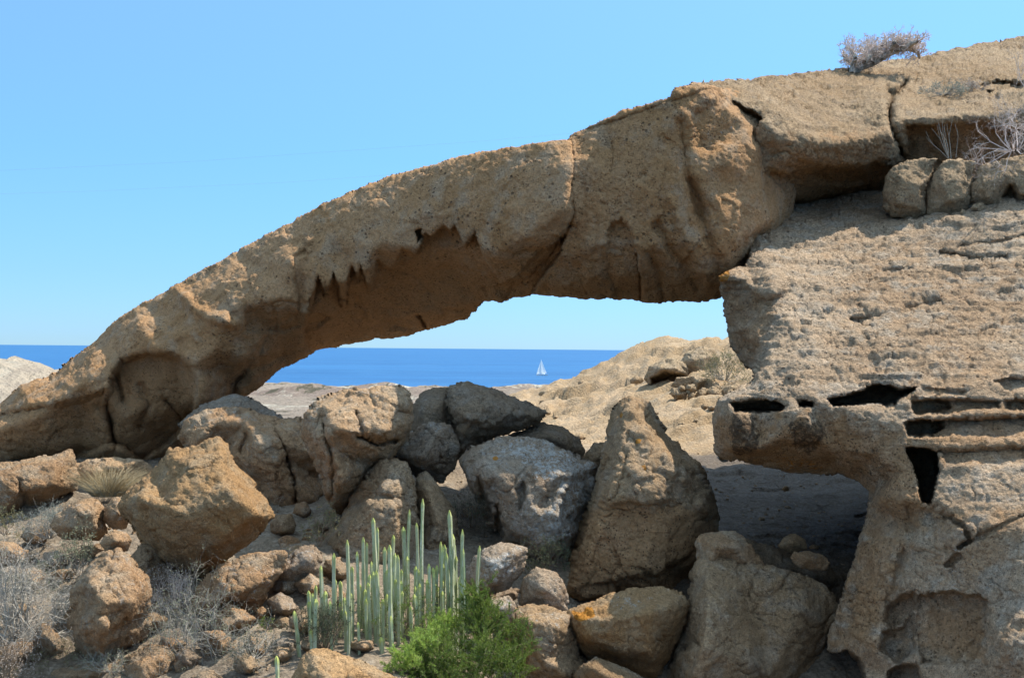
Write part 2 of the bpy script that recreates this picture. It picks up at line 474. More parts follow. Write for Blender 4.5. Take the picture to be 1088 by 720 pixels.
sc.cycles.max_bounces = 6; sc.cycles.diffuse_bounces = 4

# ------------------------------------------------------------------ ground by control points
def rbf(ctrl):
    c = np.array(ctrl, float)
    wp = unp(c[:, 0], c[:, 1], c[:, 2]); xy = wp[:, :2]; z = wp[:, 2]
    n = len(c)
    # distances are shortened with depth so far points stay smooth
    def warp(q): return np.stack([q[:, 0] / np.maximum(q[:, 1], 1) * 30, 30 * np.log(np.maximum(q[:, 1], 1.))], -1)
    u = warp(xy); r = np.linalg.norm(u[:, None] - u[None], axis=2)
    A = np.zeros((n + 3, n + 3)); A[:n, :n] = r + np.eye(n) * -.15
    A[:n, n] = 1; A[:n, n + 1:] = u; A[n, :n] = 1; A[n + 1:, :n] = u.T
    sol = np.linalg.solve(A, np.concatenate([z, np.zeros(3)]))
    def f(q):
        out = np.empty(len(q))
        for s_ in range(0, len(q), 40000):
            uu = warp(q[s_:s_ + 40000]); rr = np.linalg.norm(uu[:, None] - u[None], axis=2)
            out[s_:s_ + 40000] = rr @ sol[:n] + sol[n] + uu @ sol[n + 1:]
        return out
    return f

GC = [(215, 604, 13.5), (245, 598, 13.7), (190, 610, 13.4), (-300, 760, 10), (0, 735, 11), (100, 730, 11), (200, 735, 10.6), (330, 735, 10.3), (450, 735, 10.3), (600, 775, 12.3), (760, 795, 12.5), (900, 775, 12.6), (520, 745, 11.6), (600, 850, 9.5), (760, 850, 9.5), (450, 800, 9.5), (900, 850, 9.5), (1088, 790, 10), (1400, 790, 10),
      (0, 610, 14), (100, 625, 13.2), (180, 640, 12.7), (-200, 600, 14), (0, 550, 16), (100, 500, 18.3), (30, 500, 18), (0, 490, 20), (-200, 480, 20), (160, 500, 18.3), (250, 640, 12.9), (270, 590, 14.2), (320, 570, 14.8), (330, 600, 13.7),
      (300, 530, 16.5), (220, 640, 12.9), (290, 680, 11.8), (240, 700, 11.3),
      (400, 640, 12.4), (470, 605, 14.2), (440, 700, 11.2), (520, 625, 13.8), (560, 618, 14.3), (590, 645, 13.9), (650, 672, 13.4), (740, 662, 13.8), (690, 672, 13.5), (480, 520, 17), (400, 520, 17), (560, 500, 18.5),
      (760, 495, 24), (800, 492, 24), (900, 500, 24), (1000, 505, 24), (780, 545, 18.5), (850, 545, 19), (920, 550, 18.5), (790, 600, 15.2), (880, 600, 15), (950, 610, 15), (880, 720, 13), (850, 670, 13.6),
      (640, 480, 28), (700, 470, 27), (755, 478, 26), (580, 470, 32), (600, 440, 36), (560, 418, 41), (580, 413, 43), (620, 402, 43), (650, 387, 42.5), (670, 376, 42), (690, 366, 42), (705, 361, 42), (725, 361, 42), (745, 365, 42), (770, 366, 43), (810, 360, 44), (900, 340, 45),
      (700, 400, 36.5), (740, 408, 34.5), (770, 400, 35), (690, 440, 31), (740, 440, 29.5), (680, 405, 38), (640, 425, 37),
      (820, 420, 31), (900, 420, 31), (1000, 430, 30), (840, 460, 27),
      (560, 435, 50), (640, 420, 55), (700, 405, 55), (780, 400, 55), (900, 390, 60),
      (250, 470, 24), (330, 450, 24), (420, 450, 26), (480, 440, 28), (100, 480, 24), (0, 490, 26), (200, 470, 27), (250, 452, 40), (350, 447, 42), (440, 448, 45), (0, 450, 40), (-200, 440, 40), (120, 450, 40), (250, 475, 60), (350, 470, 65), (440, 467, 70), (0, 475, 60), (120, 475, 60), (-200, 470, 60), (560, 455, 70), (700, 435, 72), (900, 420, 72), (250, 462, 48), (350, 458, 50), (440, 458, 54)]
gz = rbf(GC)
def ground_z(x, y): return float(gz(np.array([[x, y]]))[0])

NU, NV = 620, 560
uu = np.linspace(-.85, .85, NU); yy = np.exp(np.linspace(math.log(5 * S), math.log(72 * S), NV))
Ux, Vy = np.meshgrid(uu, yy)
gxy = np.stack([(Ux * Vy).ravel(), Vy.ravel()], -1)
z = gz(gxy)
p3 = np.concatenate([gxy, z[:, None]], 1)
dist = np.clip(gxy[:, 1] / 30, .5, 2.2)
z = z + .16 * fbm(p3, .7, 3, seed=3) * dist + .05 * fbm(p3, 3.1, 4, .6, seed=4) + .10 * facets(p3 * np.array([1, 1, 0.2]), .9, 5) * dist * .6
farw = sstep((gxy[:, 1] - 36) / 12)
z += farw * (.34 * fbm(p3, .35, 4, .6, seed=8, mode='ridge') - .25 + .4 * facets(p3 * np.array([.6, 1, 1]), .45, 9) + .18 * facets(p3 + .3 * fbm(p3, .8, 2)[:, None], 1.1, 19) + .12 * fbm(p3 * np.array([.6, 1.6, 1.]), 1.6, 4, .65, seed=18, mode='ridge'))
z += (1 - farw) * np.where(gxy[:, 1] > 25, .35, 1) * (.05 * facets(p3 * np.array([1, 1, .2]), 2.3, 15) + .05 * fbm(p3, 5., 3, .65, seed=16, mode='ridge'))
z -= 22 * sstep((gxy[:, 1] - 90) / 17)
G3 = np.stack([gxy[:, 0], gxy[:, 1], z], -1)
i = np.arange(NU * NV).reshape(NV, NU)
GQ = np.stack([i[:-1, :-1].ravel(), i[:-1, 1:].ravel(), i[1:, 1:].ravel(), i[1:, :-1].ravel()], -1)

def ground_mat():
    t = NT('dry_slope'); v = t.pos()
    near = t.mix(t.mr(t.noise(v, .9, 5, .65), .38, .62), (.30, .235, .165), (.215, .17, .125))
    near = t.mix(t.mr(t.noise(v, 3.3, 6, .7), .5, .68), near, (.36, .30, .23))
    hill = t.mix(t.mr(t.noise(v, .5, 5, .65), .38, .62), (.40, .295, .19), (.34, .24, .14))
    hill = t.mix(t.mr(t.noise(v, 2.1, 6, .7), .5, .66, 0, .8), hill, (.31, .25, .175))
    # gravel apron: shade under the overhang put into a darker colour
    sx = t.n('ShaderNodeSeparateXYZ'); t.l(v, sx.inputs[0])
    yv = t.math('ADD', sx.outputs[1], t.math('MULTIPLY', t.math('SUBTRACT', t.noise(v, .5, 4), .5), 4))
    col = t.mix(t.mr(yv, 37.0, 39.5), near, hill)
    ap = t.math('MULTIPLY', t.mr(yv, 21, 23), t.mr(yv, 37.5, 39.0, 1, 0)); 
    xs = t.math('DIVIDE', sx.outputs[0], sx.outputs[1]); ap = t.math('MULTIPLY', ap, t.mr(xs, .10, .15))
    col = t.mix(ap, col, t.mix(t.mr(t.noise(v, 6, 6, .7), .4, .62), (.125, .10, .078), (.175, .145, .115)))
    col = t.mix(.6, col, t.mr(t.noise(v, 18, 6, .75), .3, .7, .4, 1.4, False), 'MULTIPLY')
    peb = t.voro(v, 11); col = t.mix(.35, col, t.mr(peb, .1, .6, 1.35, .6), 'MULTIPLY')
    t.l(col, t.b.inputs['Base Color']); t.b.inputs['Roughness'].default_value = .95; t.b.inputs['Specular IOR Level'].default_value = .1
    nb = t.bump(t.noise(v, 7, 8, .7), .7, .15); nb = t.bump(peb, .5, .05, nb); nb = t.bump(t.noise(v, 40, 4, .7), .5, .03, nb)
    t.l(nb, t.b.inputs['Normal'])
    return t.m
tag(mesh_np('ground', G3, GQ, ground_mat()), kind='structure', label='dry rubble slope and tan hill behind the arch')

# ------------------------------------------------------------------ coastal land, sea
SEA_Z = -30.
NU2, NV2 = 420, 240
u2 = np.linspace(-.9, .9, NU2); 
tt = np.linspace(0, 1, NV2)
# shore distance varies along the coast
shore = 760 + 90 * n2(u2 * 40, u2 * 0, .35, 5, 4)
Yc = 70 * (shore[None, :] / 70) ** tt[:, None]
Xc = u2[None, :] * Yc
# height follows the sight line of the land seen under the arch, then mounds
pyl = 446 - 31 * tt ** .8
zl = -(pyl[:, None] - 370) / F * Yc
zl = zl + 0 * Xc
q3 = np.stack([Xc.ravel(), Yc.ravel(), np.zeros(Xc.size)], -1)
q4 = q3 * np.array([1., .45, 1.])
relh = np.clip((Yc.ravel() - 100) / 300, 0, 1)
zl = zl.ravel() + relh * (4.5 * fbm(q4, .012, 4, .55, seed=6) + 4.5 * np.maximum(fbm(q4, .03, 4, .6, seed=7, mode='ridge'), 0) - 1.2)
# pale hill beyond the foot of the arch
for (hx, hy, hr, hh) in ((-62, 125, 17, 2.7), (-52, 124, 9, 1.1), (-75, 128, 20, 2.4)):
    zl += hh * np.exp(-(((q3[:, 0] - hx) / hr) ** 2 + ((q3[:, 1] - hy) / 16) ** 2)) * (1 + .35 * fbm(q3, .12, 5, .6, seed=9, mode='ridge') + .18 * facets(q3, .16, 3)) 
mr_ = np.random.default_rng(12)
for k in range(60):
    my = mr_.uniform(190, 680); mx_ = my * mr_.uniform(-.30, .12); r_ = mr_.uniform(4, 16); h_ = r_ * mr_.uniform(.06, .16)
    zl += h_ * np.exp(-((q3[:, 0] - mx_) / r_) ** 2 - ((q3[:, 1] - my) / (r_ * 1.6)) ** 2) * (1 + .4 * fbm(q3, .15, 3, seed=30))
zl = zl + .5 * np.clip(q3[:, 1] / 150, 0, 1) * fbm(q3, .2, 4, .6, seed=12)
zl = zl.reshape(Yc.shape)
edge = sstep((tt - .965) / .035)[:, None]
zl = zl * (1 - edge) + (SEA_Z - 1.) * edge
L3 = np.stack([Xc.ravel(), Yc.ravel(), zl.ravel()], -1)
i = np.arange(NU2 * NV2).reshape(NV2, NU2)
LQ = np.stack([i[:-1, :-1].ravel(), i[:-1, 1:].ravel(), i[1:, 1:].ravel(), i[1:, :-1].ravel()], -1)
def land_mat():
    t = NT('coastal_soil'); v = t.pos()
    v2 = t.scale(v, 1., .16, .4)
    c = t.mix(t.mr(t.noise(v2, .03, 5, .6), .42, .58), (.235, .18, .145), (.30, .25, .20))
    c = t.mix(t.mr(t.noise(v2, .09, 6, .7), .52, .60), c, (.47, .43, .35))
    c = t.mix(t.mr(t.noise(v2, .16, 5, .75), .54, .62), c, (.10, .09, .06))
    c = t.mix(.5, c, t.mr(t.noise(v, .9, 5, .7), .3, .7, .5, 1.4, False), 'MULTIPLY')
    sx = t.n('ShaderNodeSeparateXYZ'); t.l(v, sx.inputs[0]); hm = t.math('MULTIPLY', t.mr(sx.outputs[1], 170, 140), t.mr(sx.outputs[0], -30, -45))
    c = t.mix(t.math('MULTIPLY', hm, t.mr(t.noise(v, .25, 6, .7), .35, .6, .2, 1.)), c, (.45, .375, .285))
    t.l(c, t.b.inputs['Base Color']); t.b.inputs['Roughness'].default_value = .95; t.b.inputs['Specular IOR Level'].default_value = .1
    c = t.mix(t.math('MULTIPLY', t.mr(sx.outputs[1], 620, 700), .7), c, t.mix(t.mr(t.noise(v, .05, 5, .7), .45, .55), (.10, .085, .065), (.33, .29, .23)))
    t.l(c, t.b.inputs['Base Color'])
    t.l(t.bump(t.noise(v, .5, 6, .7), 1., 2.5), t.b.inputs['Normal'])
    return t.m
tag(mesh_np('coastal_land', L3, LQ, land_mat()), kind='structure', label='pale coastal land reaching the shore')

ys = np.exp(np.linspace(math.log(300), math.log(45000), 60)); xs = np.linspace(-1.6, 1.6, 40)
Xs, Ys = np.meshgrid(xs, ys); sv = np.stack([(Xs * Ys).ravel(), Ys.ravel(), np.full(Xs.size, SEA_Z)], -1)
i = np.arange(40 * 60).reshape(60, 40)
sq = np.stack([i[:-1, :-1].ravel(), i[:-1, 1:].ravel(), i[1:, 1:].ravel(), i[1:, :-1].ravel()], -1)
def sea_mat():
    t = NT('sea_water'); v = t.pos()
    sv_ = t.scale(v, .25, 1., 1.)
    c = t.mix(t.mr(t.noise(t.scale(v, .3, 1., 1.), .004, 5, .6), .35, .65), (.010, .075, .195), (.014, .092, .23))
    c = t.mix(t.mr(t.noise(sv_, .06, 6, .7), .42, .62, 0, .5), c, (.03, .13, .28))
    c = t.mix(t.mr(t.noise(t.scale(v, .12, 1., 1.), .012, 6, .7, .3), .55, .7, 0, .7), c, (.03, .15, .30))
    c = t.mix(t.mr(t.noise(t.scale(v, .5, 1., 1.), .09, 3, .8), .70, .76, 0, .6), c, (.35, .45, .55))
    t.l(c, t.b.inputs['Base Color']); t.b.inputs['Roughness'].default_value = .55; t.b.inputs['IOR'].default_value = 1.33
    t.b.inputs['Specular IOR Level'].default_value = .22
    t.l(t.bump(t.noise(v, .18, 5, .7), .7, 1.5), t.b.inputs['Normal'])
    return t.m
tag(mesh_np('sea', sv, sq, sea_mat(), smooth=False), kind='structure', label='deep blue open sea')
# ------------------------------------------------------------------ the arch and the cliff
arch = bpy.data.objects.new('rock_arch', None); COL.objects.link(arch)
arch.location = P1(520, 480, 20)
tag(arch, 'great tan natural rock arch sweeping down from the cliff to a foot at the rubble', 'rock arch')
def under(o, root):
    o.parent = root; o.matrix_parent_inverse = Matrix.Translation(root.location).inverted()
    return o

span_out = [(-70, 480, 0), (-40, 462, .4), (-5, 434, .6), (20, 411, .6), (60, 396, .7), (100, 362, .7), (120, 342, .7), (150, 325, .7), (200, 297, .7), (250, 269, .7), (300, 242, .6), (350, 214, .5), (395, 195, .5), (420, 186, .5), (450, 178, .4), (500, 165, .3), (560, 155, .2), (590, 151, .1),
            (603, 150, .2), (606, 144, .4), (640, 128, .3), (662, 119, .2), (700, 108, .0), (713, 104, 0), (718, 95, -.1), (735, 90, -.1), (752, 90, .1), (775, 96, .9), (800, 108, 1.6), (830, 125, 2.), (840, 150, 2.), (845, 200, 2.), (838, 240, 2.), (822, 262, 1.8), (800, 290, 1.4), (775, 312, 1.0), (760, 318, 1.0),
            (720, 320, 1.5), (690, 320, 1.6), (650, 317, 1.7), (600, 314, 1.8), (570, 313, 1.9), (545, 316, 1.9), (533, 322, 1.7), (525, 320, 1.7), (514, 319, 2.0), (504, 330, 2.4), (498, 338, 2.5), (488, 341, 2.4), (470, 346, 2.5), (450, 351, 2.6), (425, 356, 2.5), (395, 360, 2.5), (365, 364, 2.5), (340, 370, 2.4), (316, 382, 2.2),
            (300, 389, 2.0), (286, 400, 1.8), (274, 411, 1.6), (262, 420, 1.5), (245, 434, 1.6), (225, 455, 2.2), (205, 480, 2.4), (170, 505, 2.2), (120, 505, 1.4), (60, 500, 1.2), (0, 500, .8), (-60, 505, .4)]
span_ct = [(0, 455, -.7), (40, 440, -.9), (90, 405, -.7), (130, 380, -.3), (60, 480, -.1), (20, 478, -.3), (115, 425, -.6), (110, 470, .1), (90, 470, .2), (135, 445, -.3), (150, 480, .6), (185, 470, 1.4),
           (150, 345, -.1), (170, 370, -.5), (200, 350, -.4), (205, 390, -.6), (212, 410, -.6), (218, 425, -.3), (190, 385, -.3), (195, 430, .2), (245, 400, .7), (260, 380, .1), (230, 370, -.5),
           (200, 315, .1), (250, 290, .1), (260, 320, -.4), (300, 300, -.3), (300, 325, -.4), (240, 335, -.6), (285, 345, .2), (300, 360, 1.1), (330, 330, -.1), (330, 345, .8), (350, 300, -.3), (350, 325, .4), (380, 300, -.1), (350, 250, .0), (400, 220, 0), (370, 315, .7), (400, 335, 1.6), (420, 300, .9), (440, 330, 1.7), (480, 325, 1.7),
           (310, 280, -.35), (330, 285, -.3), (400, 260, -.35), (450, 230, -.25), (450, 205, -.05), (500, 190, -.1), (500, 225, -.35), (560, 180, -.2), (560, 220, -.45), (600, 180, -.35), (598, 220, -.55), (560, 250, -.5), (530, 268, -.3), (505, 262, -.35), (470, 265, -.1), (480, 285, .8), (520, 300, 1.2),
           (620, 170, -.1), (620, 220, -.1), (640, 260, -.1), (600, 270, .2), (600, 300, 1.), (560, 295, 1.1), (650, 200, -.15), (700, 150, -.2), (700, 200, -.3), (700, 260, -.2), (660, 290, .3), (690, 300, .8), (730, 250, -.3), (735, 290, .2), (745, 305, .6),
           (720, 120, -.35), (735, 130, -.3), (760, 110, -.2), (790, 130, .05), (755, 150, -.22), (770, 170, -.35), (745, 190, -.42), (770, 230, -.45), (760, 270, -.4), (770, 290, -.1), (800, 160, .05), (803, 200, .1), (815, 235, .3), (790, 250, -.2)]
drip = [(322, 352), (328, 334), (333, 312), (338, 294), (343, 304), (346, 315), (350, 306), (355, 291), (360, 306), (364, 325), (367, 312), (370, 293), (375, 281), (380, 294), (384, 279), (389, 294), (393, 309), (396, 298), (401, 276), (409, 283), (417, 286), (423, 275), (427, 264), (434, 266), (442, 271), (447, 260), (453, 247), (458, 252), (464, 243), (472, 239), (479, 246), (484, 238), (489, 250), (494, 264), (499, 252), (505, 243), (511, 258), (517, 272), (525, 288), (534, 299), (546, 294), (557, 283), (568, 270), (584, 262), (602, 250), (596, 270), (578, 292), (560, 320), (545, 420), (480, 420), (420, 420), (350, 420), (326, 372)]
ramp = lambda q: 16.0 + (760 - q) * .0046 + .004 * max(0, q - 700) - .75 * math.exp(-.5 * ((q - 600) / 90) ** 2) - 19.6
span_out = [(x, y, .85 * v + ramp(x)) for x, y, v in span_out]; span_ct = [(x, y, .85 * v + ramp(x)) for x, y, v in span_ct]
feats = [('poly', drip, .58, 2.6, 0, 1.), 
         ('poly', [(441, 246), (448, 243), (449, 252), (444, 258)], .4, 2.5, 0, .3),
         ('poly', [(606, 143), (850, 60), (900, 330), (530, 330), (545, 300), (575, 262), (603, 242), (610, 225), (605, 200), (609, 175)], .07, 3., 0, 1.6),
         ('line', [(606, 150), (609, 175), (605, 200), (610, 225), (603, 242)], .1, 1.5),
         ('poly', [(644, 262), (650, 238), (660, 232), (668, 244), (676, 268), (680, 300), (683, 320), (655, 320), (646, 290)], .17, 6., 0, 2.5),
         ('line', [(677, 270), (680, 295), (681, 322)], .22, 1.3),
         ('line', [(698, 240), (716, 270), (742, 304)], .13, 5.), ('line', [(735, 195), (750, 245), (766, 290)], .14, 6.), ('line', [(712, 210), (730, 255), (752, 300)], -.1, 6.),
         ('line', [(690, 270), (700, 290), (705, 318)], .12, 4.), ('line', [(722, 130), (728, 180), (745, 230)], .1, 5.),
         ('line', [(560, 300), (585, 270), (606, 240)], .15, 3.), ('line', [(640, 265), (646, 300)], .09, 4.), ('line', [(626, 255), (626, 295)], -.06, 5.), ('line', [(586, 285), (580, 308)], .08, 4.),
         ('poly', [(735, 120), (760, 106), (790, 112), (798, 130), (780, 150), (752, 163), (738, 158)], .15, 10., 0, 2.),
         ('poly', [(120, 400), (128, 382), (155, 374), (185, 376), (205, 390), (212, 410), (205, 440), (180, 470), (150, 490), (120, 470), (112, 430)], .4, 7., 0, 1.6),
         ('poly', [(0, 440), (40, 432), (85, 424), (112, 415), (120, 440), (122, 470), (60, 495), (-60, 500), (-60, 450)], .3, 7., 0, 1.6),
         ('line', [(122, 395), (126, 412), (130, 424)], .2, 3.), ('line', [(150, 410), (158, 430), (148, 452)], .14, 4.), ('line', [(176, 425), (190, 440), (196, 455)], .16, 3.), ('line', [(105, 430), (118, 450), (122, 475)], .14, 5.),
         ('poly', [(258, 330), (300, 316), (320, 322), (322, 345), (300, 352), (262, 352)], .12, 5., 0, 1.), ('line', [(290, 322), (294, 350)], .08, 2.5),
         ('poly', [(312, 272), (334, 258), (334, 268), (322, 288), (326, 330), (318, 330), (314, 300)], .13, 5., 0, 1.),
         ('line', [(265, 385), (255, 400), (245, 420)], .2, 4.), ('line', [(300, 376), (270, 392), (235, 412)], .14, 4.), ('line', [(445, 335), (455, 350)], .3, 1.6), ('line', [(190, 310), (210, 330), (250, 345)], -.16, 6.), ('line', [(150, 352), (170, 372), (200, 380)], -.1, 7.)]
o = relief('arch_span', span_out, span_ct, 19.6, M['arch'], step=1.35, jag=1.8, rnd=9, rk=.7, thick=2.2, soft=1.9, feats=feats,
           A=.06, f0=.5, fa=.05, ff=.9, rough=.045, fine=.028, fine_f=8., seed=3, crack=.02, pock=.03, paint=[(3, [(330, 310), (450, 270), (540, 300), (600, 290), (770, 290), (770, 320), (540, 318), (490, 342), (360, 366), (260, 420), (250, 400)], 26, .85), (3, [(120, 390), (205, 380), (212, 430), (170, 490), (60, 500), (0, 490), (0, 440), (110, 420)], 20, .6), (3, [(610, 170), (720, 130), (700, 250), (620, 250)], 40, .5), (3, [(740, 170), (800, 160), (810, 230), (770, 280)], 30, .45), (1, [(714, 100)], 18, .5), (1, [(735, 100), (760, 92), (800, 118), (790, 135), (770, 112), (745, 112)], 8, .6), (2, [(738, 128), (760, 112), (790, 130), (755, 160)], 8, .35)])
under(o, arch)

cap_out = [(728, 96, 0), (736, 89, .2), (760, 88, .9), (800, 84, 2.), (850, 79, 3.4), (900, 73, 4.6), (950, 65, 5.6), (980, 61, 6.2), (1010, 54, 6.8), (1060, 44, 7.6), (1088, 39, 8.1), (1170, 20, 9.5), (1360, -35, 12.), (1360, 185, 1.8), (1170, 190, 1.), (1088, 200, .9), (1030, 205, .9), (975, 200, .9), (955, 190, .9), (945, 186, .7),
           (935, 202, 1.2), (922, 208, 1.6), (900, 213, 1.8), (865, 217, 1.8), (835, 218, 1.6), (824, 208, .8), (816, 196, .5), (806, 184, .3), (803, 142, .1), (808, 126, .1), (800, 120, .2), (785, 112, .1), (770, 106, .1), (752, 106, .1), (738, 102, .1)]
cap_ct = [(765, 98, .3), (800, 105, .6), (830, 120, .3), (850, 100, 2.), (830, 146, -.3), (870, 152, -.35), (910, 150, -.35), (940, 142, -.3), (830, 170, -.1), (870, 172, -.1), (915, 172, -.1), (940, 172, .0), (825, 185, .4), (870, 184, .7), (915, 185, .5), (870, 205, 1.2), (905, 203, 1.2), (840, 205, 1.0),
          (950, 110, .8), (900, 110, 1.7), (900, 90, 3.2), (960, 90, 3.), (1000, 90, 3.4), (1050, 70, 4.6), (1000, 70, 5.), (960, 125, .1), (1000, 128, -.1), (1040, 122, .1), (1070, 118, .5), (1088, 110, .7), (960, 150, .3), (1000, 150, .3), (1050, 150, .5), (1088, 150, .7), (1050, 100, 1.6), (1088, 90, 2.2), (1170, 90, 2.5), (1170, 130, .8), (1340, 90, 3.6), (1340, 130, 1.4)]
cap_out = [(x, y, v - 1.3 * min(1, max(0, (930 - x) / 125))) for x, y, v in cap_out]; cap_ct = [(x, y, v - 1.3 * min(1, max(0, (930 - x) / 125))) for x, y, v in cap_ct]
feats = [('line', [(962, 88), (950, 104), (944, 118), (947, 138), (955, 158), (962, 172), (950, 190)], .8, 3.), ('line', [(946, 100), (945, 125)], .5, 4.),
         ('poly', [(815, 178), (850, 182), (880, 176), (905, 180), (930, 172), (950, 178), (945, 215), (820, 222)], .25, 5., 0, 1.5),
         ('poly', [(962, 133), (1000, 131), (1040, 128), (1070, 136), (1100, 140), (1100, 210), (960, 200)], .4, 5., 0, 1.5),
         ('poly', [(1040, 92), (1060, 86), (1100, 90), (1100, 100), (1060, 98)], .5, 4., 0, 1.5), ('poly', [(1048, 98), (1060, 96), (1062, 106), (1050, 108)], .5, 3., 0, 1.),
         ('poly', [(830, 100), (842, 98), (845, 106), (833, 108)], .2, 4.), ('line', [(965, 80), (985, 74), (1010, 70)], .15, 3.)]
o = relief('cap_slab', cap_out, cap_ct, 17.65, M['cap'], step=1.5, jag=1.6, rnd=9, rk=.8, thick=7., soft=1.6, feats=feats,
           A=.05, f0=.7, fa=.07, ff=1.1, rough=.06, fine=.035, fine_f=8., strat=.06, seed=8,
           paint=[(3, [(810, 145), (940, 140), (950, 200), (920, 215), (830, 218)], 20, .5), (3, [(820, 180), (945, 176), (930, 212), (830, 218)], 10, .9), (3, [(960, 130), (1100, 130), (1100, 180), (960, 180)], 14, .6), (1, [(735, 90), (770, 87), (900, 73), (1088, 40), (1088, 46), (900, 79), (770, 93)], 5, .6), (1, [(1070, 40), (1100, 36), (1100, 58), (1060, 56)], 10, .6)])
under(o, arch)

cliff_out = [(764, 293, 2.7), (790, 283, 3.6), (798, 262, 4.6), (803, 246, 5.2), (818, 238, 5.6), (826, 220, 7.2), (834, 204, 8.2), (870, 196, 8.8), (940, 190, 8.6), (1000, 185, 7.4), (1170, 170, 7.4), (1360, 150, 7.8), (1360, 780, -2.6), (1170, 780, -3.2), (900, 780, -1.3), (893, 740, -1.), (908, 708, -.9), (900, 690, -.8), (886, 694, -.5), (879, 690, -.4), (881, 672, -.3), (888, 650, -.3), (898, 620, -.3), (908, 590, -.3), (914, 565, -.2), (921, 540, -.1), (924, 522, .0),
             (912, 512, .4), (892, 504, .6), (870, 504, 1.0), (840, 502, 1.1), (815, 497, 1.0), (790, 490, .9), (768, 487, .9), (759, 480, .8), (758, 455, .7), (759, 436, .6), (764, 424, .5), (785, 412, .7), (800, 403, 1.0), (804, 393, 2.4), (796, 390, 3.1), (786, 381, 3.4), (778, 368, 3.4), (773, 340, 3.4), (770, 312, 3.2)]
cliff_ct = [(776, 300, 3.0), (778, 340, 3.2), (788, 374, 3.2), (798, 304, 2.9), (820, 320, 2.3), (829, 345, 1.6), (818, 370, 1.1), (806, 392, .9), (782, 296, 2.6), (822, 306, 2.1), (835, 345, 1.4), (815, 385, .8),
            (808, 270, 3.9), (830, 250, 4.9), (880, 245, 5.3), (930, 238, 5.4), (960, 240, 5.0), (1030, 232, 4.8), (1088, 222, 4.7), (1170, 215, 4.6), (850, 215, 7.4), (930, 205, 7.4), (1000, 205, 6.6),
            (850, 300, 2.9), (900, 300, 2.9), (1000, 290, 2.9), (1088, 280, 2.9), (850, 350, 1.4), (920, 350, 1.4), (1000, 340, 1.5), (1088, 335, 1.5), (800, 415, .3), (860, 405, .1), (960, 400, -.1), (1040, 405, -.1), (1088, 405, -.1),
            (775, 428, .1), (860, 424, -.2), (965, 418, -.4), (780, 445, -.1), (850, 445, -.4), (930, 445, -.6), (960, 450, -.6), (780, 475, -.0), (810, 478, -.1), (850, 480, -.1), (890, 480, -.25), (930, 480, -.6), (955, 500, -.7), (900, 497, .1),
            (970, 440, -.5), (1020, 436, -.4), (1088, 432, -.3), (1000, 470, -.7), (1088, 465, -.7), (1000, 500, -.9), (1040, 515, -1.2), (1088, 505, -1.2), (985, 545, -.9), (1000, 535, -1.2),
            (935, 530, -.6), (925, 580, -.6), (910, 630, -.65), (900, 670, -.7), (955, 530, -.85), (950, 580, -.9), (940, 630, -1.), (920, 680, -1.1), (966, 555, -.8), (962, 590, -.95), (945, 650, -1.1), (975, 580, -1.15), (985, 600, -1.3),
            (1020, 560, -1.5), (1060, 560, -1.7), (1088, 560, -1.9), (1000, 640, -1.5), (1040, 640, -1.75), (1050, 690, -2.), (1088, 640, -2.3), (1070, 690, -2.6), (980, 690, -1.5), (940, 710, -1.2), (1170, 640, -2.8), (1170, 520, -1.6), (1170, 420, .1), (1340, 640, -2.2), (1340, 520, -1.2), (1340, 420, .4), (1340, 330, 1.9), (1340, 215, 5.), (960, 740, -1.5), (1040, 740, -2.2)]
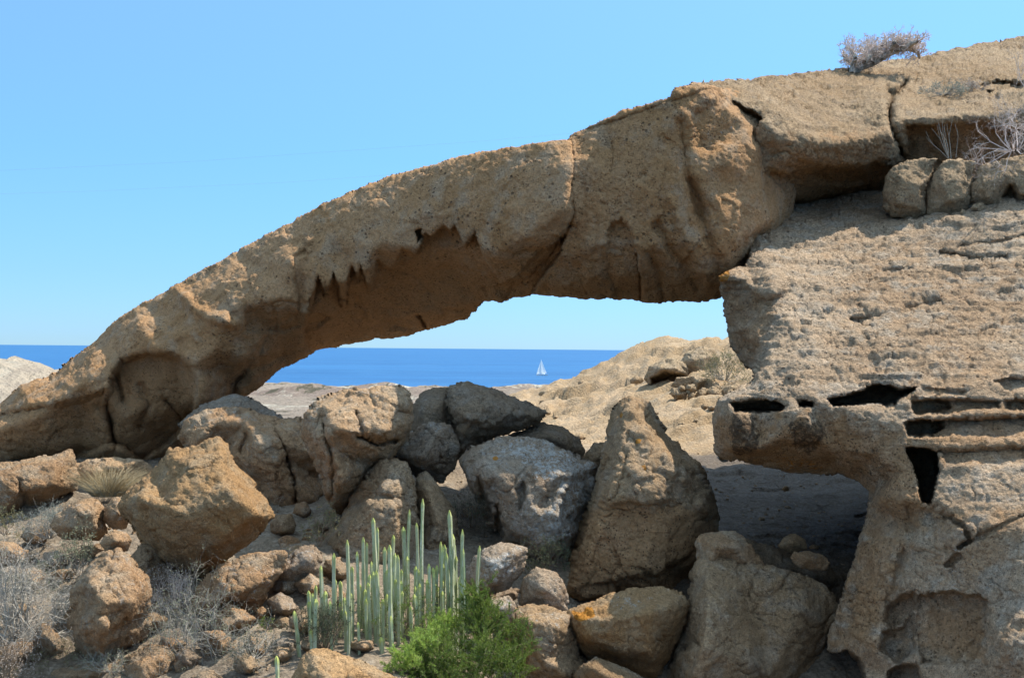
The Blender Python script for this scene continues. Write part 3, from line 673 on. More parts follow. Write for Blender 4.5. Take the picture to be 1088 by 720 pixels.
feats = [('poly', [(962, 450), (975, 447), (1000, 447), (1003, 456), (990, 463), (965, 462)], 0.43, 3.4, 0, .6), ('poly', [(968, 428), (985, 425), (1008, 426), (1010, 433), (995, 438), (972, 439)], 0.22, 4.2, 0, 1.5), ('poly', [(776, 428), (795, 425), (815, 424), (830, 427), (836, 432), (830, 437), (800, 438), (780, 437)], 0.95, 3.4, 0, 0.63),
         ('poly', [(846, 425), (856, 424), (866, 427), (864, 433), (848, 433)], 0.84, 3.4, 0, 0.42),
         ('poly', [(880, 424), (905, 418), (918, 415), (926, 408), (946, 408), (955, 413), (972, 412), (970, 418), (958, 423), (950, 431), (925, 430), (900, 431), (884, 433)], 1.16, 3.4, 0, 0.63),
         ('poly', [(967, 427), (985, 424), (1020, 424), (1062, 426), (1062, 434), (1030, 437), (1000, 440), (972, 440)], 0.18, 4.2, 0, 1.5), ('poly', [(1066, 426), (1100, 425), (1100, 436), (1068, 436)], 0.22, 4.2, 0, 1.5),
         ('poly', [(961, 450), (975, 446), (1010, 445), (1050, 443), (1100, 442), (1100, 462), (1060, 466), (1010, 465), (965, 463)], 0.22, 4.2, 0, 1.5),
         ('poly', [(962, 476), (985, 476), (996, 480), (998, 500), (992, 520), (988, 535), (980, 533), (974, 505)], 1.5, 4., 0, .8),
         ('poly', [(998, 478), (1030, 477), (1060, 476), (1100, 474), (1100, 490), (1070, 496), (1050, 501), (1035, 492), (1005, 494)], 0.14, 6.2, 0, 1.5),
         ('poly', [(1056, 405), (1075, 402), (1100, 403), (1100, 414), (1068, 414)], 0.14, 5.0, 0, 1.5), ('poly', [(980, 412), (1000, 414), (1030, 416), (1020, 420), (985, 421)], 0.08, 5.0, 0, 1.5),
         ('poly', [(942, 645), (958, 634), (970, 630), (973, 640), (960, 660), (948, 668), (940, 660)], .28, 8., 0, 1.), ('poly', [(936, 690), (940, 672), (958, 665), (972, 642), (974, 690), (955, 703)], .34, 9., 0, 1.),
         ('poly', [(945, 715), (958, 706), (975, 707), (980, 725), (942, 730)], .3, 7., 0, 0.70),
         ('poly', [(976, 632), (1010, 628), (1050, 636), (1052, 670), (1035, 705), (980, 705), (972, 670)], .22, 5., 0, 1.5),
         ('line', [(965, 540), (968, 565), (955, 610), (945, 640)], .09, 5.), ('line', [(1000, 545), (1025, 560), (1030, 575), (1020, 580)], .12, 2.), ('line', [(1005, 600), (1020, 590)], .1, 2.), ('line', [(1028, 576), (1060, 560), (1095, 545)], .06, 2.),
         ('poly', [(885, 700), (900, 693), (912, 700), (918, 720), (918, 760), (890, 760), (884, 720)], 1.4, 6., 0, 1.),
         ('poly', [(800, 482), (830, 470), (870, 468), (888, 490), (880, 505), (820, 505), (795, 498)], .25, 10., 0, 1.),
         ('line', [(1000, 270), (1040, 275), (1070, 274)], .22, 3.), ('line', [(1020, 262), (1060, 258), (1100, 250)], .15, 3.), ('line', [(940, 290), (965, 285)], .14, 3.), ('line', [(905, 340), (935, 338)], .15, 3.), ('line', [(960, 330), (1000, 322)], .12, 3.), ('line', [(830, 312), (815, 312), (795, 303)], -.1, 3.)]
sq = lambda v: v * (.8 if v > 0 else 1.)
cliff_out = [(x, y, sq(v)) for x, y, v in cliff_out]; cliff_ct = [(x, y, sq(v)) for x, y, v in cliff_ct]
def cliff_mask(px, py): return np.where(py > 402, np.where(py > 500, .25, .45), 1.)
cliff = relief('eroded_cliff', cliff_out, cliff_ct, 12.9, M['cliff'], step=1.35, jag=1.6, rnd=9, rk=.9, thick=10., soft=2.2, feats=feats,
           A=.07, f0=.6, fa=.07, ff=1.2, rough=.055, fine=.036, fine_f=9., crack=.04, strat=.07, seed=14, amask=cliff_mask,
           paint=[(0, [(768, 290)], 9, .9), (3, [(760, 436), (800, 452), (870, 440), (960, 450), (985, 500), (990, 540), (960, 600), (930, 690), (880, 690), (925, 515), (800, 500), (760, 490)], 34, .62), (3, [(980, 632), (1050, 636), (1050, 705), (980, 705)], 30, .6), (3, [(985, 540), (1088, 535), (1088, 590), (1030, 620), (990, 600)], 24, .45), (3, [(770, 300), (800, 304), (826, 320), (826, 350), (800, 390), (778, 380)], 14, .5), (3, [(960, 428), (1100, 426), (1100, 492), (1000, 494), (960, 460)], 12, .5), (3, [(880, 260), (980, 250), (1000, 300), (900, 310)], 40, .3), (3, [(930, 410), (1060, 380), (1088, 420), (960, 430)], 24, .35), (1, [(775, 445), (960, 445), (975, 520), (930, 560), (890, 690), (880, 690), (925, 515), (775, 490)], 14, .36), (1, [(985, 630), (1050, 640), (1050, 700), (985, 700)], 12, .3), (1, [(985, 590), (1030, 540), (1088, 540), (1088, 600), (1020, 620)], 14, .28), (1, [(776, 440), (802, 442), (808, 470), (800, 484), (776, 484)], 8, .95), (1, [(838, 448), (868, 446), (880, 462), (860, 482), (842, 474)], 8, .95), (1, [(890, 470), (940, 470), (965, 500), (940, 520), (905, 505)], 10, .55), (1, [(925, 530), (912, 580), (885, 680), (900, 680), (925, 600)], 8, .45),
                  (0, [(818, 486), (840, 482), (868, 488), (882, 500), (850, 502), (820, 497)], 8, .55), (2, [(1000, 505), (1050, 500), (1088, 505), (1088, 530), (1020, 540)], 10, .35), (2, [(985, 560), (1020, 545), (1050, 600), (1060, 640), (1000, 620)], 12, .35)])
tag(cliff, 'tan cliff with a gravelly sloping shelf over an eroded, undercut and pocketed front', 'cliff')

# ------------------------------------------------------------------ boulders
def rock(label, out, ct, Y, mat='boulder', name='boulder', cat='boulder', group='boulders fallen below the arch', **kw):
    kw.setdefault('seed', 20 + int(sum(p[0] * 3 + p[1] for p in out)) % 900)
    xs = [p[0] for p in out]; ys = [p[1] for p in out]
    size = min(max(xs) - min(xs), max(ys) - min(ys)) * Y * S / F
    kw.setdefault('thick', .7 * size / S); kw.setdefault('A', .015 * size); kw.setdefault('f0', 1.3 / size); kw.setdefault('fa', .03 * size); kw.setdefault('ff', 3.4 / size)
    kw.setdefault('rough', min(.045, .04 * size)); kw.setdefault('crack', min(.06, .05 * size)); kw.setdefault('crack_f', .9 / size ** .5); kw.setdefault('pock', min(.02, .012 * size)); kw.setdefault('strat', .012); kw.setdefault('fine', .024); kw.setdefault('step', 1.5 if size > .8 else 1.2); kw.setdefault('soft', .85); kw.setdefault('rk', .8)
    kw.setdefault('rnd', .04 * min(max(xs) - min(xs), max(ys) - min(ys)))
    o = relief(name, out, ct, Y, M[mat], **kw)
    return tag(o, label, cat, group)

# -- the middle, below the arch
rock('big ochre boulder tilted on its point, sunlit, with a bright cut corner', [(126, 538), (140, 520), (159, 503), (181, 479), (205, 475), (232, 465), (243, 474), (248, 492), (269, 514), (281, 532), (291, 548), (278, 565), (253, 583), (231, 601), (213, 613), (200, 610), (178, 600), (155, 579), (140, 557)],
     [(235, 482, -.5), (200, 495, -.7), (150, 530, -.9), (180, 540, -1.1), (240, 520, -1.), (268, 545, -.9), (240, 570, -.9), (212, 590, -.75), (180, 575, -.85), (200, 550, -1.15), (282, 549, -.5), (150, 550, -.7)], 13.4, 'boulder_ochre', rnd=5, soft=1.3, fa=.05)
rock('grey rounded rock top wedged under the foot of the arch', [(190, 450), (205, 436), (222, 428), (242, 421), (256, 420), (275, 428), (298, 441), (310, 460), (270, 480), (210, 480)], [(245, 440, -.7), (280, 450, -.4), (215, 455, -.5)], 17.8, 'boulder_grey')
rock('broad pale block under the arch foot, split by a crack, half in shadow', [(189, 462), (196, 448), (215, 438), (240, 433), (262, 431), (290, 443), (316, 446), (336, 452), (344, 480), (350, 515), (345, 545), (320, 560), (285, 555), (262, 520), (245, 500), (225, 480), (195, 480)],
     [(225, 452, -.4), (262, 450, -.4), (275, 470, -.9), (300, 470, -.8), (262, 490, -.7), (290, 500, -.9), (310, 490, -.6), (330, 480, -.6), (330, 530, -.6), (295, 540, -.6), (215, 465, -.5)], 16.8, 'boulder', feats=[('line', [(292, 458), (302, 478), (312, 510), (316, 545)], .5, 1.8), ('line', [(262, 462), (256, 480)], .15, 3.)])
rock('tall craggy tan block with a sunlit crown, right of the cracked block', [(321, 458), (325, 440), (338, 427), (362, 415), (395, 412), (422, 410), (436, 418), (438, 445, .2), (432, 475, .6), (420, 500, .8), (400, 530, .8), (378, 548, .7), (356, 545, .3), (349, 530), (340, 505), (328, 478)],
     [(345, 440, -.5), (380, 428, -.3), (415, 428, -.3), (345, 470, -.8), (360, 455, -.9), (385, 460, -.8), (410, 460, -.6), (360, 505, -.8), (352, 525, -.5), (385, 495, -.1), (430, 430, -.1), (400, 480, -.35), (330, 460, -.3)], 15.05, 'boulder', feats=[('line', [(342, 440), (348, 470), (356, 500), (352, 530)], .25, 3.), ('line', [(380, 463), (400, 470), (420, 468)], .4, 3.), ('line', [(378, 440), (386, 462)], .15, 2.5)], fa=.06)
rock('dark brown wedge of rock with a sharp beak pointing to the hill', [(470, 420), (478, 409), (494, 406), (512, 410), (530, 416), (552, 425), (572, 433), (580, 438), (574, 449), (552, 457), (525, 464), (508, 474), (496, 492), (484, 485), (478, 455)],
     [(495, 418, -.3), (475, 430, -.3), (520, 428, -.55), (545, 440, -.5), (500, 445, -.8), (490, 470, -.5), (520, 452, -.5), (565, 441, -.2)], 16.3, 'boulder_dark', feats=[('line', [(474, 415), (478, 440), (486, 470)], .25, 3.)])
rock('dark brown shoulder of rock left of the beaked wedge', [(432, 455), (438, 432), (448, 418), (462, 412), (476, 413), (482, 440), (484, 470), (470, 490), (445, 480)], [(450, 430, -.4), (468, 430, -.45), (450, 460, -.5), (470, 465, -.4)], 16.6, 'boulder_dark')
rock('dark lichen-speckled lump between the craggy block and the wedge', [(404, 482), (424, 462), (440, 458), (452, 448), (478, 452), (488, 472), (482, 496), (470, 512), (450, 510), (430, 498)], [(442, 466, -.15), (464, 460, -.55), (446, 484, -.95), (474, 476, -.3), (466, 496, -.25), (428, 482, -.45)], 15.8, 'boulder_grey', paint=[(1, [(440, 460), (480, 460), (480, 500), (440, 495)], 8, .55)])
rock('brown pyramid of rock behind the cactus stems', [(338, 600), (342, 575), (358, 556), (374, 530), (390, 503), (404, 490), (418, 486), (432, 491), (440, 510), (444, 540), (450, 575), (455, 620), (400, 650), (340, 640)],
     [(415, 505, -.5), (395, 540, -.9), (365, 580, -.9), (420, 540, -.85), (425, 580, -.9), (380, 610, -1.1), (430, 510, -.3)], 14.9, 'boulder_plain', feats=[('line', [(372, 540), (395, 526), (420, 530)], .12, 4.)])
rock('narrow upright slab split off the brown pyramid', [(441, 520), (444, 505), (452, 500), (461, 510), (475, 530), (485, 546), (488, 580), (486, 620), (450, 625), (447, 570)], [(455, 520, -.3), (465, 550, -.45), (455, 580, -.45), (478, 570, -.3)], 15.1, 'boulder_plain')
rock('white-crusted grey boulder with hollows in its front, behind the green bush', [(489, 488), (499, 476), (515, 470), (532, 466), (560, 466), (585, 470), (606, 480), (632, 496), (630, 530), (622, 560), (612, 590), (585, 605), (556, 590), (535, 582), (522, 560), (510, 535), (497, 512)],
     [(505, 485, -.4), (540, 480, -.35), (590, 485, -.3), (530, 505, -.9), (560, 500, -.8), (600, 505, -.75), (505, 510, -.6), (525, 540, -.7), (545, 560, -.8), (560, 540, -1.), (590, 545, -1.), (600, 570, -.9), (575, 580, -.9)], 15.3, 'boulder_grey',
     feats=[('poly', [(507, 505), (514, 510), (524, 540), (520, 560), (510, 540)], .3, 5.), ('poly', [(526, 536), (532, 538), (534, 575), (527, 575)], .4, 3.5), ('poly', [(548, 520), (556, 512), (560, 528), (552, 542)], .18, 6.), ('line', [(575, 540), (590, 520), (598, 510)], .12, 5.)],
     paint=[(2, [(520, 472), (590, 470), (632, 496), (620, 560), (600, 590), (575, 580), (590, 520), (560, 500)], 14, .8), (2, [(560, 540), (600, 540), (600, 590), (560, 580)], 10, .6), (0, [(527, 489)], 3, 1.)])
rock('low dark rock behind the white-crusted boulder', [(528, 470), (545, 460), (560, 455), (575, 449), (598, 454), (616, 466), (622, 478), (618, 490), (590, 492), (540, 484)], [(560, 468, -.4), (595, 468, -.4), (580, 462, -.4)], 16.6, 'boulder_dark')
rock('small brown rock peeping between the white-crusted boulder and the pointed rock', [(618, 500), (622, 480), (632, 471), (644, 470), (654, 480), (650, 500), (640, 515), (624, 512)], [(636, 485, -.25)], 16.2, 'boulder_plain')
rock('tall pointed dark-brown boulder like a tooth, orange lichen near its tip', [(588, 645), (596, 620), (608, 590), (620, 545), (634, 505), (643, 468), (650, 440), (658, 428), (670, 422), (686, 427), (693, 440), (702, 457), (716, 471), (731, 486), (745, 497), (753, 520), (761, 545), (764, 572), (757, 592), (742, 612), (735, 645), (700, 665), (640, 660)],
     [(668, 436, -.4), (660, 470, -.8), (650, 510, -1.1), (690, 470, -.8), (720, 500, -.9), (740, 520, -.7), (690, 520, -1.2), (640, 545, -1.15), (625, 590, -1.2), (700, 550, -1.15), (740, 560, -.8), (680, 610, -1.3), (730, 590, -.9), (610, 625, -1.1), (745, 535, -.85)], 14.85, 'boulder_plain', rnd=8, strat=.03,
     feats=[('poly', [(610, 550), (640, 535), (700, 530), (750, 540), (765, 580), (740, 650), (600, 660)], .12, 7., 0, 2.), ('line', [(741, 520), (735, 535), (745, 550)], .1, 3.)], paint=[(3, [(610, 550), (640, 535), (750, 540), (765, 580), (740, 650), (590, 650)], 18, .8), (0, [(662, 442)], 4, .8), (0, [(678, 470)], 3, .8), (0, [(684, 499)], 3, .8), (2, [(640, 480), (700, 470), (740, 510), (680, 530), (640, 540)], 16, .3)])
rock('brown block with a bright orange lichen patch on its corner', [(599, 656), (604, 648), (622, 640), (645, 632), (668, 627), (690, 624), (712, 627), (724, 630), (731, 642), (728, 662), (714, 690), (702, 710), (694, 720), (678, 720), (664, 710), (640, 702), (624, 698), (609, 682)],
     [(612, 655, -.4), (650, 642, -.3), (690, 635, -.2), (640, 660, -.65), (690, 650, -.65), (710, 645, -.4), (660, 690, -.6), (690, 690, -.55), (625, 675, -.6)], 13.0, 'boulder_ochre', paint=[(0, [(605, 649), (630, 645), (634, 656), (622, 660), (610, 657)], 5, 1.), (2, [(640, 635), (715, 628), (690, 645), (650, 650)], 8, .5)], fa=.035)
rock('low brown rock, grey on top, right of the green bush', [(538, 660), (546, 648), (562, 642), (585, 645), (606, 652), (612, 690), (622, 710), (615, 745), (545, 745), (540, 700)], [(560, 660, -.35), (590, 665, -.4), (575, 700, -.5), (600, 715, -.4)], 12.8, 'boulder_plain', paint=[(2, [(545, 648), (600, 650), (600, 670), (560, 670)], 8, .5)])
rock('small sunless rock cut by the bottom edge, below the orange-lichen block', [(610, 724), (618, 708), (632, 698), (646, 702), (665, 711), (690, 724), (692, 760), (610, 760)], [(632, 712, -.3), (660, 725, -.3)], 12.2, 'boulder_plain')
rock('broad grey-brown boulder with a straight front ridge, beside the cliff pillar', [(703, 745), (706, 715), (720, 690), (728, 665), (733, 630), (735, 606), (740, 594), (752, 588), (790, 596), (830, 604), (862, 612), (884, 628), (893, 646), (888, 662), (874, 690), (864, 720), (862, 760), (703, 760)],
     [(750, 612, -.4), (752, 650, -1.1), (750, 690, -1.35), (738, 725, -1.3), (790, 620, -.3), (830, 615, -.2), (800, 660, -.5), (850, 650, -.4), (820, 710, -.7), (870, 640, -.1), (735, 650, -.4), (720, 700, -.5)], 13.3, 'boulder_plain', rnd=6, fa=.06, paint=[(1, [(790, 600), (880, 610), (880, 660), (820, 700), (780, 650)], 14, .45)], feats=[('line', [(745, 660), (738, 680), (730, 690)], .1, 3.)])
rock('blunt tan block set on the broad grey-brown boulder', [(740, 592), (739, 576), (746, 567), (762, 565), (782, 565), (792, 571), (800, 582), (812, 600), (800, 614), (770, 606), (748, 604)], [(760, 580, -.35), (780, 580, -.3), (795, 596, -.25), (755, 595, -.35)], 13.45, 'boulder')
rock('flat dark rock behind the blunt tan block, at the gravel edge', [(790, 572), (810, 578), (840, 585), (870, 596), (895, 612), (900, 640), (870, 640), (800, 620)], [(830, 598, -.3), (865, 612, -.3)], 14.2, 'boulder_dark')
rock('small angular stone on the shaded gravel by the cliff pillar', [(838, 592), (843, 586), (860, 585), (876, 590), (882, 598), (878, 606), (850, 604)], [(858, 592, -.15)], 13.4, 'boulder', name='stone', cat='stone', group='stones on the gravel')
rock('small brown stone lying before the shaded gravel slope', [(826, 580), (832, 570), (845, 566), (856, 572), (858, 583), (840, 588)], [(842, 576, -.15)], 13.8, 'boulder_plain', name='stone', cat='stone', group='stones on the gravel')
rock('tiny reddish stone alone on the shaded gravel', [(830, 519), (834, 515), (838, 517), (838, 521), (833, 522)], [(834, 518, -.05)], 20.5, 'boulder_ochre', name='stone', cat='stone', group='stones on the gravel', step=.8)
rock('lit pale crumb of rock at the corner under the cliff shelf', [(762, 486), (766, 480), (772, 483), (775, 489), (768, 491)], [(768, 485, -.06)], 20., 'white_rock', name='stone', cat='stone', group='stones on the gravel', step=.8)

# -- the rubble slope
rock('pale ledge of rock at the picture edge below the arch foot', [(-40, 500), (0, 492), (30, 487), (56, 484), (68, 479), (76, 478), (80, 490), (84, 506), (80, 520), (60, 530), (40, 548), (20, 556), (-40, 560)], [(30, 497, -.6), (60, 495, -.5), (20, 520, -.9), (55, 515, -.7), (0, 510, -.9), (0, 545, -.8), (72, 486, -.2)], 16.6, 'boulder', feats=[('line', [(20, 515), (26, 530), (24, 550)], .15, 4.)])
rock('low flat slab between the pale ledge and the ochre boulder', [(76, 494), (95, 488), (125, 486), (152, 489), (165, 498), (150, 512), (100, 520), (80, 515)], [(120, 496, -.3), (100, 505, -.35)], 17.2, 'boulder')
rock('rough tan block at the ochre boulder\'s shoulder, below the dry grass', [(54, 558), (60, 548), (70, 540), (88, 530), (104, 530), (110, 538), (110, 552), (115, 567), (104, 574), (66, 572)], [(82, 542, -.35), (100, 545, -.35), (75, 560, -.4), (100, 562, -.35)], 14.3, 'boulder')
rock('thin tan stone squeezed between the rough block and the ochre boulder', [(109, 552), (112, 536), (124, 528), (136, 532), (142, 546), (134, 560), (120, 562)], [(124, 544, -.25)], 14.2, 'boulder')
rock('little rounded capstone on top of the upright pillar rock', [(106, 577), (112, 568), (122, 563), (134, 565), (140, 573), (136, 584), (120, 588), (110, 586)], [(124, 574, -.25)], 11.8, 'boulder')
rock('upright squarish tan pillar rock with a lit shoulder, behind the grey shrub', [(76, 626), (86, 613), (98, 598), (111, 586), (128, 582), (142, 597), (156, 612), (160, 630), (156, 645), (160, 668), (150, 680), (126, 697), (112, 701), (94, 699), (80, 685), (78, 655)],
     [(112, 600, -.45), (95, 620, -.8), (130, 605, -.5), (110, 640, -.95), (140, 640, -.7), (148, 620, -.4), (110, 680, -.8), (135, 672, -.5), (90, 660, -.8)], 11.6, 'boulder', feats=[('poly', [(108, 672), (130, 660), (158, 650), (160, 690), (112, 705)], .25, 6.), ('line', [(108, 660), (112, 680), (108, 700)], -.1, 4.)])
rock('shaded upright stone behind the pillar rock', [(135, 612), (140, 590), (150, 578), (166, 580), (176, 600), (176, 630), (160, 640)], [(155, 600, -.25), (160, 620, -.25)], 13.2, 'boulder_plain')
rock('small tan stone at the picture edge above the grey shrub', [(-20, 580), (0, 574), (14, 575), (26, 583), (38, 592), (28, 602), (-20, 608)], [(12, 586, -.3)], 14.2, 'boulder')
rock('broad pale speckled rock sloping out of the ground below the ochre boulder', [(205, 640), (210, 625), (218, 614), (234, 600), (262, 590), (290, 586), (304, 587), (300, 605), (285, 622), (282, 638), (262, 652), (235, 660), (212, 655)], [(235, 615, -.4), (265, 602, -.3), (250, 630, -.55), (225, 640, -.5), (275, 620, -.35)], 12.45, 'boulder', paint=[(2, [(220, 615), (290, 590), (280, 630), (230, 650)], 16, .4)])
rock('knobbly grey rock leaning on the pale speckled rock, shadow crossing it', [(274, 630), (280, 612), (300, 596), (318, 582), (334, 578), (342, 592), (338, 612), (310, 628), (285, 640)], [(302, 608, -.35), (325, 594, -.3)], 13.0, 'boulder_grey')
rock('flat sandy slab along the bottom edge below the pillar rock', [(36, 745), (40, 718), (56, 710), (90, 705), (125, 700), (132, 712), (120, 745)], [(70, 718, -.3), (105, 715, -.3)], 11.4, 'boulder')
rock('rounded tan rock cut by the bottom edge right of the sandy slab', [(112, 745), (122, 715), (136, 698), (160, 683), (178, 685), (186, 700), (190, 745)], [(150, 705, -.4), (170, 700, -.3), (150, 725, -.45)], 11.3, 'boulder')
rock('small wedge stone with one bright face, left of the pillar rock', [(33, 694), (38, 672), (44, 661), (52, 664), (62, 676), (70, 690), (60, 700), (40, 702)], [(47, 676, -.2), (56, 690, -.2)], 11.8, 'boulder')
rock('dull stone at the corner below the grey shrub', [(-20, 700), (0, 688), (18, 682), (34, 682), (36, 700), (20, 715), (-20, 720)], [(15, 695, -.3)], 11.6, 'boulder')
rock('dark stone tucked behind the foot of the pillar rock', [(66, 682), (68, 655), (76, 640), (84, 650), (86, 685), (78, 694)], [(76, 665, -.2)], 12.3, 'boulder_plain')
rock('bright peaked rock at the bottom edge before the cactus clump', [(300, 745), (314, 714), (322, 698), (330, 690), (342, 689), (360, 694), (392, 706), (424, 721), (430, 745)], [(335, 702, -.3), (345, 722, -.45), (385, 718, -.25), (322, 715, -.35)], 10.2, 'boulder_ochre')
rock('low pale rock in the corner beside the dry brown scrub', [(176, 745), (200, 722), (212, 714), (226, 712), (240, 724), (245, 745)], [(215, 725, -.2)], 10.8, 'boulder')
rock('grey shaded stone left of the nearest cactus stems', [(282, 692), (290, 680), (302, 675), (314, 680), (318, 694), (305, 704), (288, 702)], [(300, 686, -.2)], 11.4, 'boulder_grey')
rock('mottled grey stone right of the cactus stems, upper of two', [(494, 610), (500, 598), (515, 584), (530, 578), (545, 578), (560, 583), (556, 606), (540, 625), (512, 634), (498, 624)], [(520, 596, -.35), (540, 590, -.3), (525, 615, -.4)], 13.3, 'boulder_grey', paint=[(2, [(500, 600), (545, 580), (550, 605), (510, 630)], 10, .7)])
rock('flat mottled grey stone right of the cactus stems, lower of two', [(512, 644), (520, 636), (540, 633), (548, 642), (545, 660), (530, 668), (514, 660)], [(530, 645, -.2)], 12.6, 'boulder_grey', paint=[(2, [(515, 640), (545, 636), (545, 655), (520, 660)], 8, .6)])
rock('shaded earthy rock between the flat grey stone and the pointed boulder', [(552, 640), (556, 615), (570, 603), (590, 608), (602, 625), (604, 650), (580, 658)], [(578, 625, -.3)], 13.2, 'boulder_grey')

# -- blocks lying on the cliff shelf
rock('squared tan block with a cut corner, first of the row under the cap slab', [(938, 206), (940, 190), (950, 177), (964, 170), (984, 168), (996, 169), (990, 184), (985, 200), (984, 229), (966, 233), (946, 230), (939, 222)], [(955, 190, -.25), (975, 182, -.1), (978, 198, -.3), (955, 215, -.3), (975, 220, -.25)], 17.25, 'cap', name='shelf_block', cat='rock block', group='row of blocks on the cliff shelf', A=.0, fa=.03, rough=.025, soft=.6, rnd=2, thick=.9, paint=[])
rock('middle block of the row under the cap slab, dark gap on its far side', [(984, 229), (986, 203), (992, 185), (1002, 171), (1020, 169), (1036, 172), (1034, 190), (1031, 214), (1026, 226), (1004, 230)], [(1000, 195, -.25), (1018, 190, -.2), (1010, 212, -.3), (1025, 210, -.2)], 17.2, 'cap', name='shelf_block', cat='rock block', group='row of blocks on the cliff shelf', A=.0, fa=.03, rough=.025, soft=.6, rnd=2, thick=.9)
rock('widest block of the row under the cap slab, running out of the picture', [(1031, 214), (1033, 190), (1042, 176), (1060, 170), (1088, 165), (1140, 158), (1140, 210), (1088, 214), (1060, 219), (1040, 218)], [(1045, 195, -.25), (1070, 188, -.2), (1095, 185, -.25), (1050, 210, -.2), (1088, 205, -.3)], 17.1, 'cap', name='shelf_block', cat='rock block', group='row of blocks on the cliff shelf', A=.0, fa=.03, rough=.025, soft=.6, rnd=2, thick=1., feats=[('poly', [(1066, 208), (1074, 196), (1082, 205), (1080, 222), (1066, 222)], .4, 4.)])
rock('little stone at the gap between two shelf blocks', [(1030, 222), (1034, 217), (1044, 216), (1048, 221), (1040, 225)], [(1038, 220, -.05)], 16.85, 'cap', name='stone', cat='stone', group='stones on the shelf', step=.8)
rock('tiny stone at the foot of the middle shelf block', [(1019, 226), (1022, 221), (1026, 223), (1026, 228), (1021, 229)], [(1022, 225, -.04)], 16.85, 'cap', name='stone', cat='stone', group='stones on the shelf', step=.8)

# -- on the hill seen through the arch
rock('rounded sandy outcrop on the hill with a shaded hollow beneath', [(684, 402), (690, 390), (704, 382), (716, 380), (726, 384), (732, 396), (726, 408), (706, 409), (690, 408)], [(702, 392, -.5), (718, 392, -.5), (708, 402, -.1)], 35.5, 'hill', name='outcrop', cat='outcrop', group='outcrops on the hill', feats=[('poly', [(692, 402), (704, 396), (718, 396), (728, 400), (722, 412), (695, 412)], .9, 4.)], step=1.)
rock('ochre stepped outcrop at the crest of the hill', [(720, 400), (722, 384), (730, 374), (744, 368), (758, 370), (764, 380), (760, 396), (745, 402)], [(735, 382, -.5), (750, 380, -.4), (745, 394, -.5)], 36., 'hill', name='outcrop', cat='outcrop', group='outcrops on the hill', step=1.)
rock('flat pale slab above the small rubble wall on the hill', [(712, 410), (718, 401), (735, 399), (752, 402), (772, 404), (780, 412), (768, 422), (740, 416)], [(742, 406, -.4), (765, 411, -.4)], 34., 'hill', name='outcrop', cat='outcrop', group='outcrops on the hill', step=1.)
for k, (lab, out) in enumerate([
    ('squat stone at the near end of the rubble wall on the hill', [(711, 418), (715, 413), (724, 412), (730, 418), (728, 424), (718, 425)]),
    ('small pale stone topping the near end of the rubble wall', [(720, 412), (724, 409), (728, 411), (728, 416), (722, 416)]),
    ('shaded stone behind the squat stone in the rubble wall', [(728, 414), (731, 408), (738, 408), (739, 415), (734, 419)]),
    ('upright stone in the middle of the rubble wall', [(730, 424), (731, 418), (736, 414), (741, 417), (740, 426), (733, 427)]),
    ('stone leaning between the upright and the biggest one of the rubble wall', [(740, 424), (741, 416), (746, 412), (752, 414), (751, 424), (744, 425)]),
    ('biggest stone of the rubble wall on the hill', [(751, 424), (752, 414), (757, 410), (765, 411), (768, 418), (766, 424), (757, 426)]),
    ('stone under the dry bush at the far end of the rubble wall', [(768, 424), (768, 414), (775, 409), (783, 411), (782, 422), (775, 426)])]):
    cx_ = sum(p[0] for p in out) / len(out); cy_ = sum(p[1] for p in out) / len(out)
    rock(lab, out, [(cx_, cy_, -.25)], 32.6, 'hill', name='wall_stone', cat='stone', group='stones of the small rubble wall', step=.9, A=.05, f0=2, fa=.05, ff=3, rough=.02)

hr = random.Random(4)
for k in range(26):
    x_ = hr.uniform(575, 760); y_ = hr.uniform(max(372, 425 - (x_ - 560) * .42), 470); s_ = hr.uniform(2.2, 6.5) * (1.3 if k < 5 else 1)
    if 695 < x_ and y_ < 428: continue
    d_ = rays(np.array([x_]), np.array([y_]))[0]; Yv = np.linspace(24, 48, 300) * S; q_ = d_[None] * (Yv / d_[1])[:, None]; kk = np.argmax(q_[:, 2] < gz(q_[:, :2])); Yh = Yv[kk] / S - .25
    n_ = 7; out = [(x_ + s_ * hr.uniform(.75, 1.25) * math.cos(2 * math.pi * j / n_), y_ - s_ * .6 * hr.uniform(.7, 1.2) * math.sin(2 * math.pi * j / n_)) for j in range(n_)]
    rock('sandy stone lying loose on the hillside behind the arch', out, [(x_, y_ - s_ * .1, -.2)], Yh, 'hill', name='hillside_stone', cat='stone', group='loose stones on the hillside', step=.9, rough=.03)

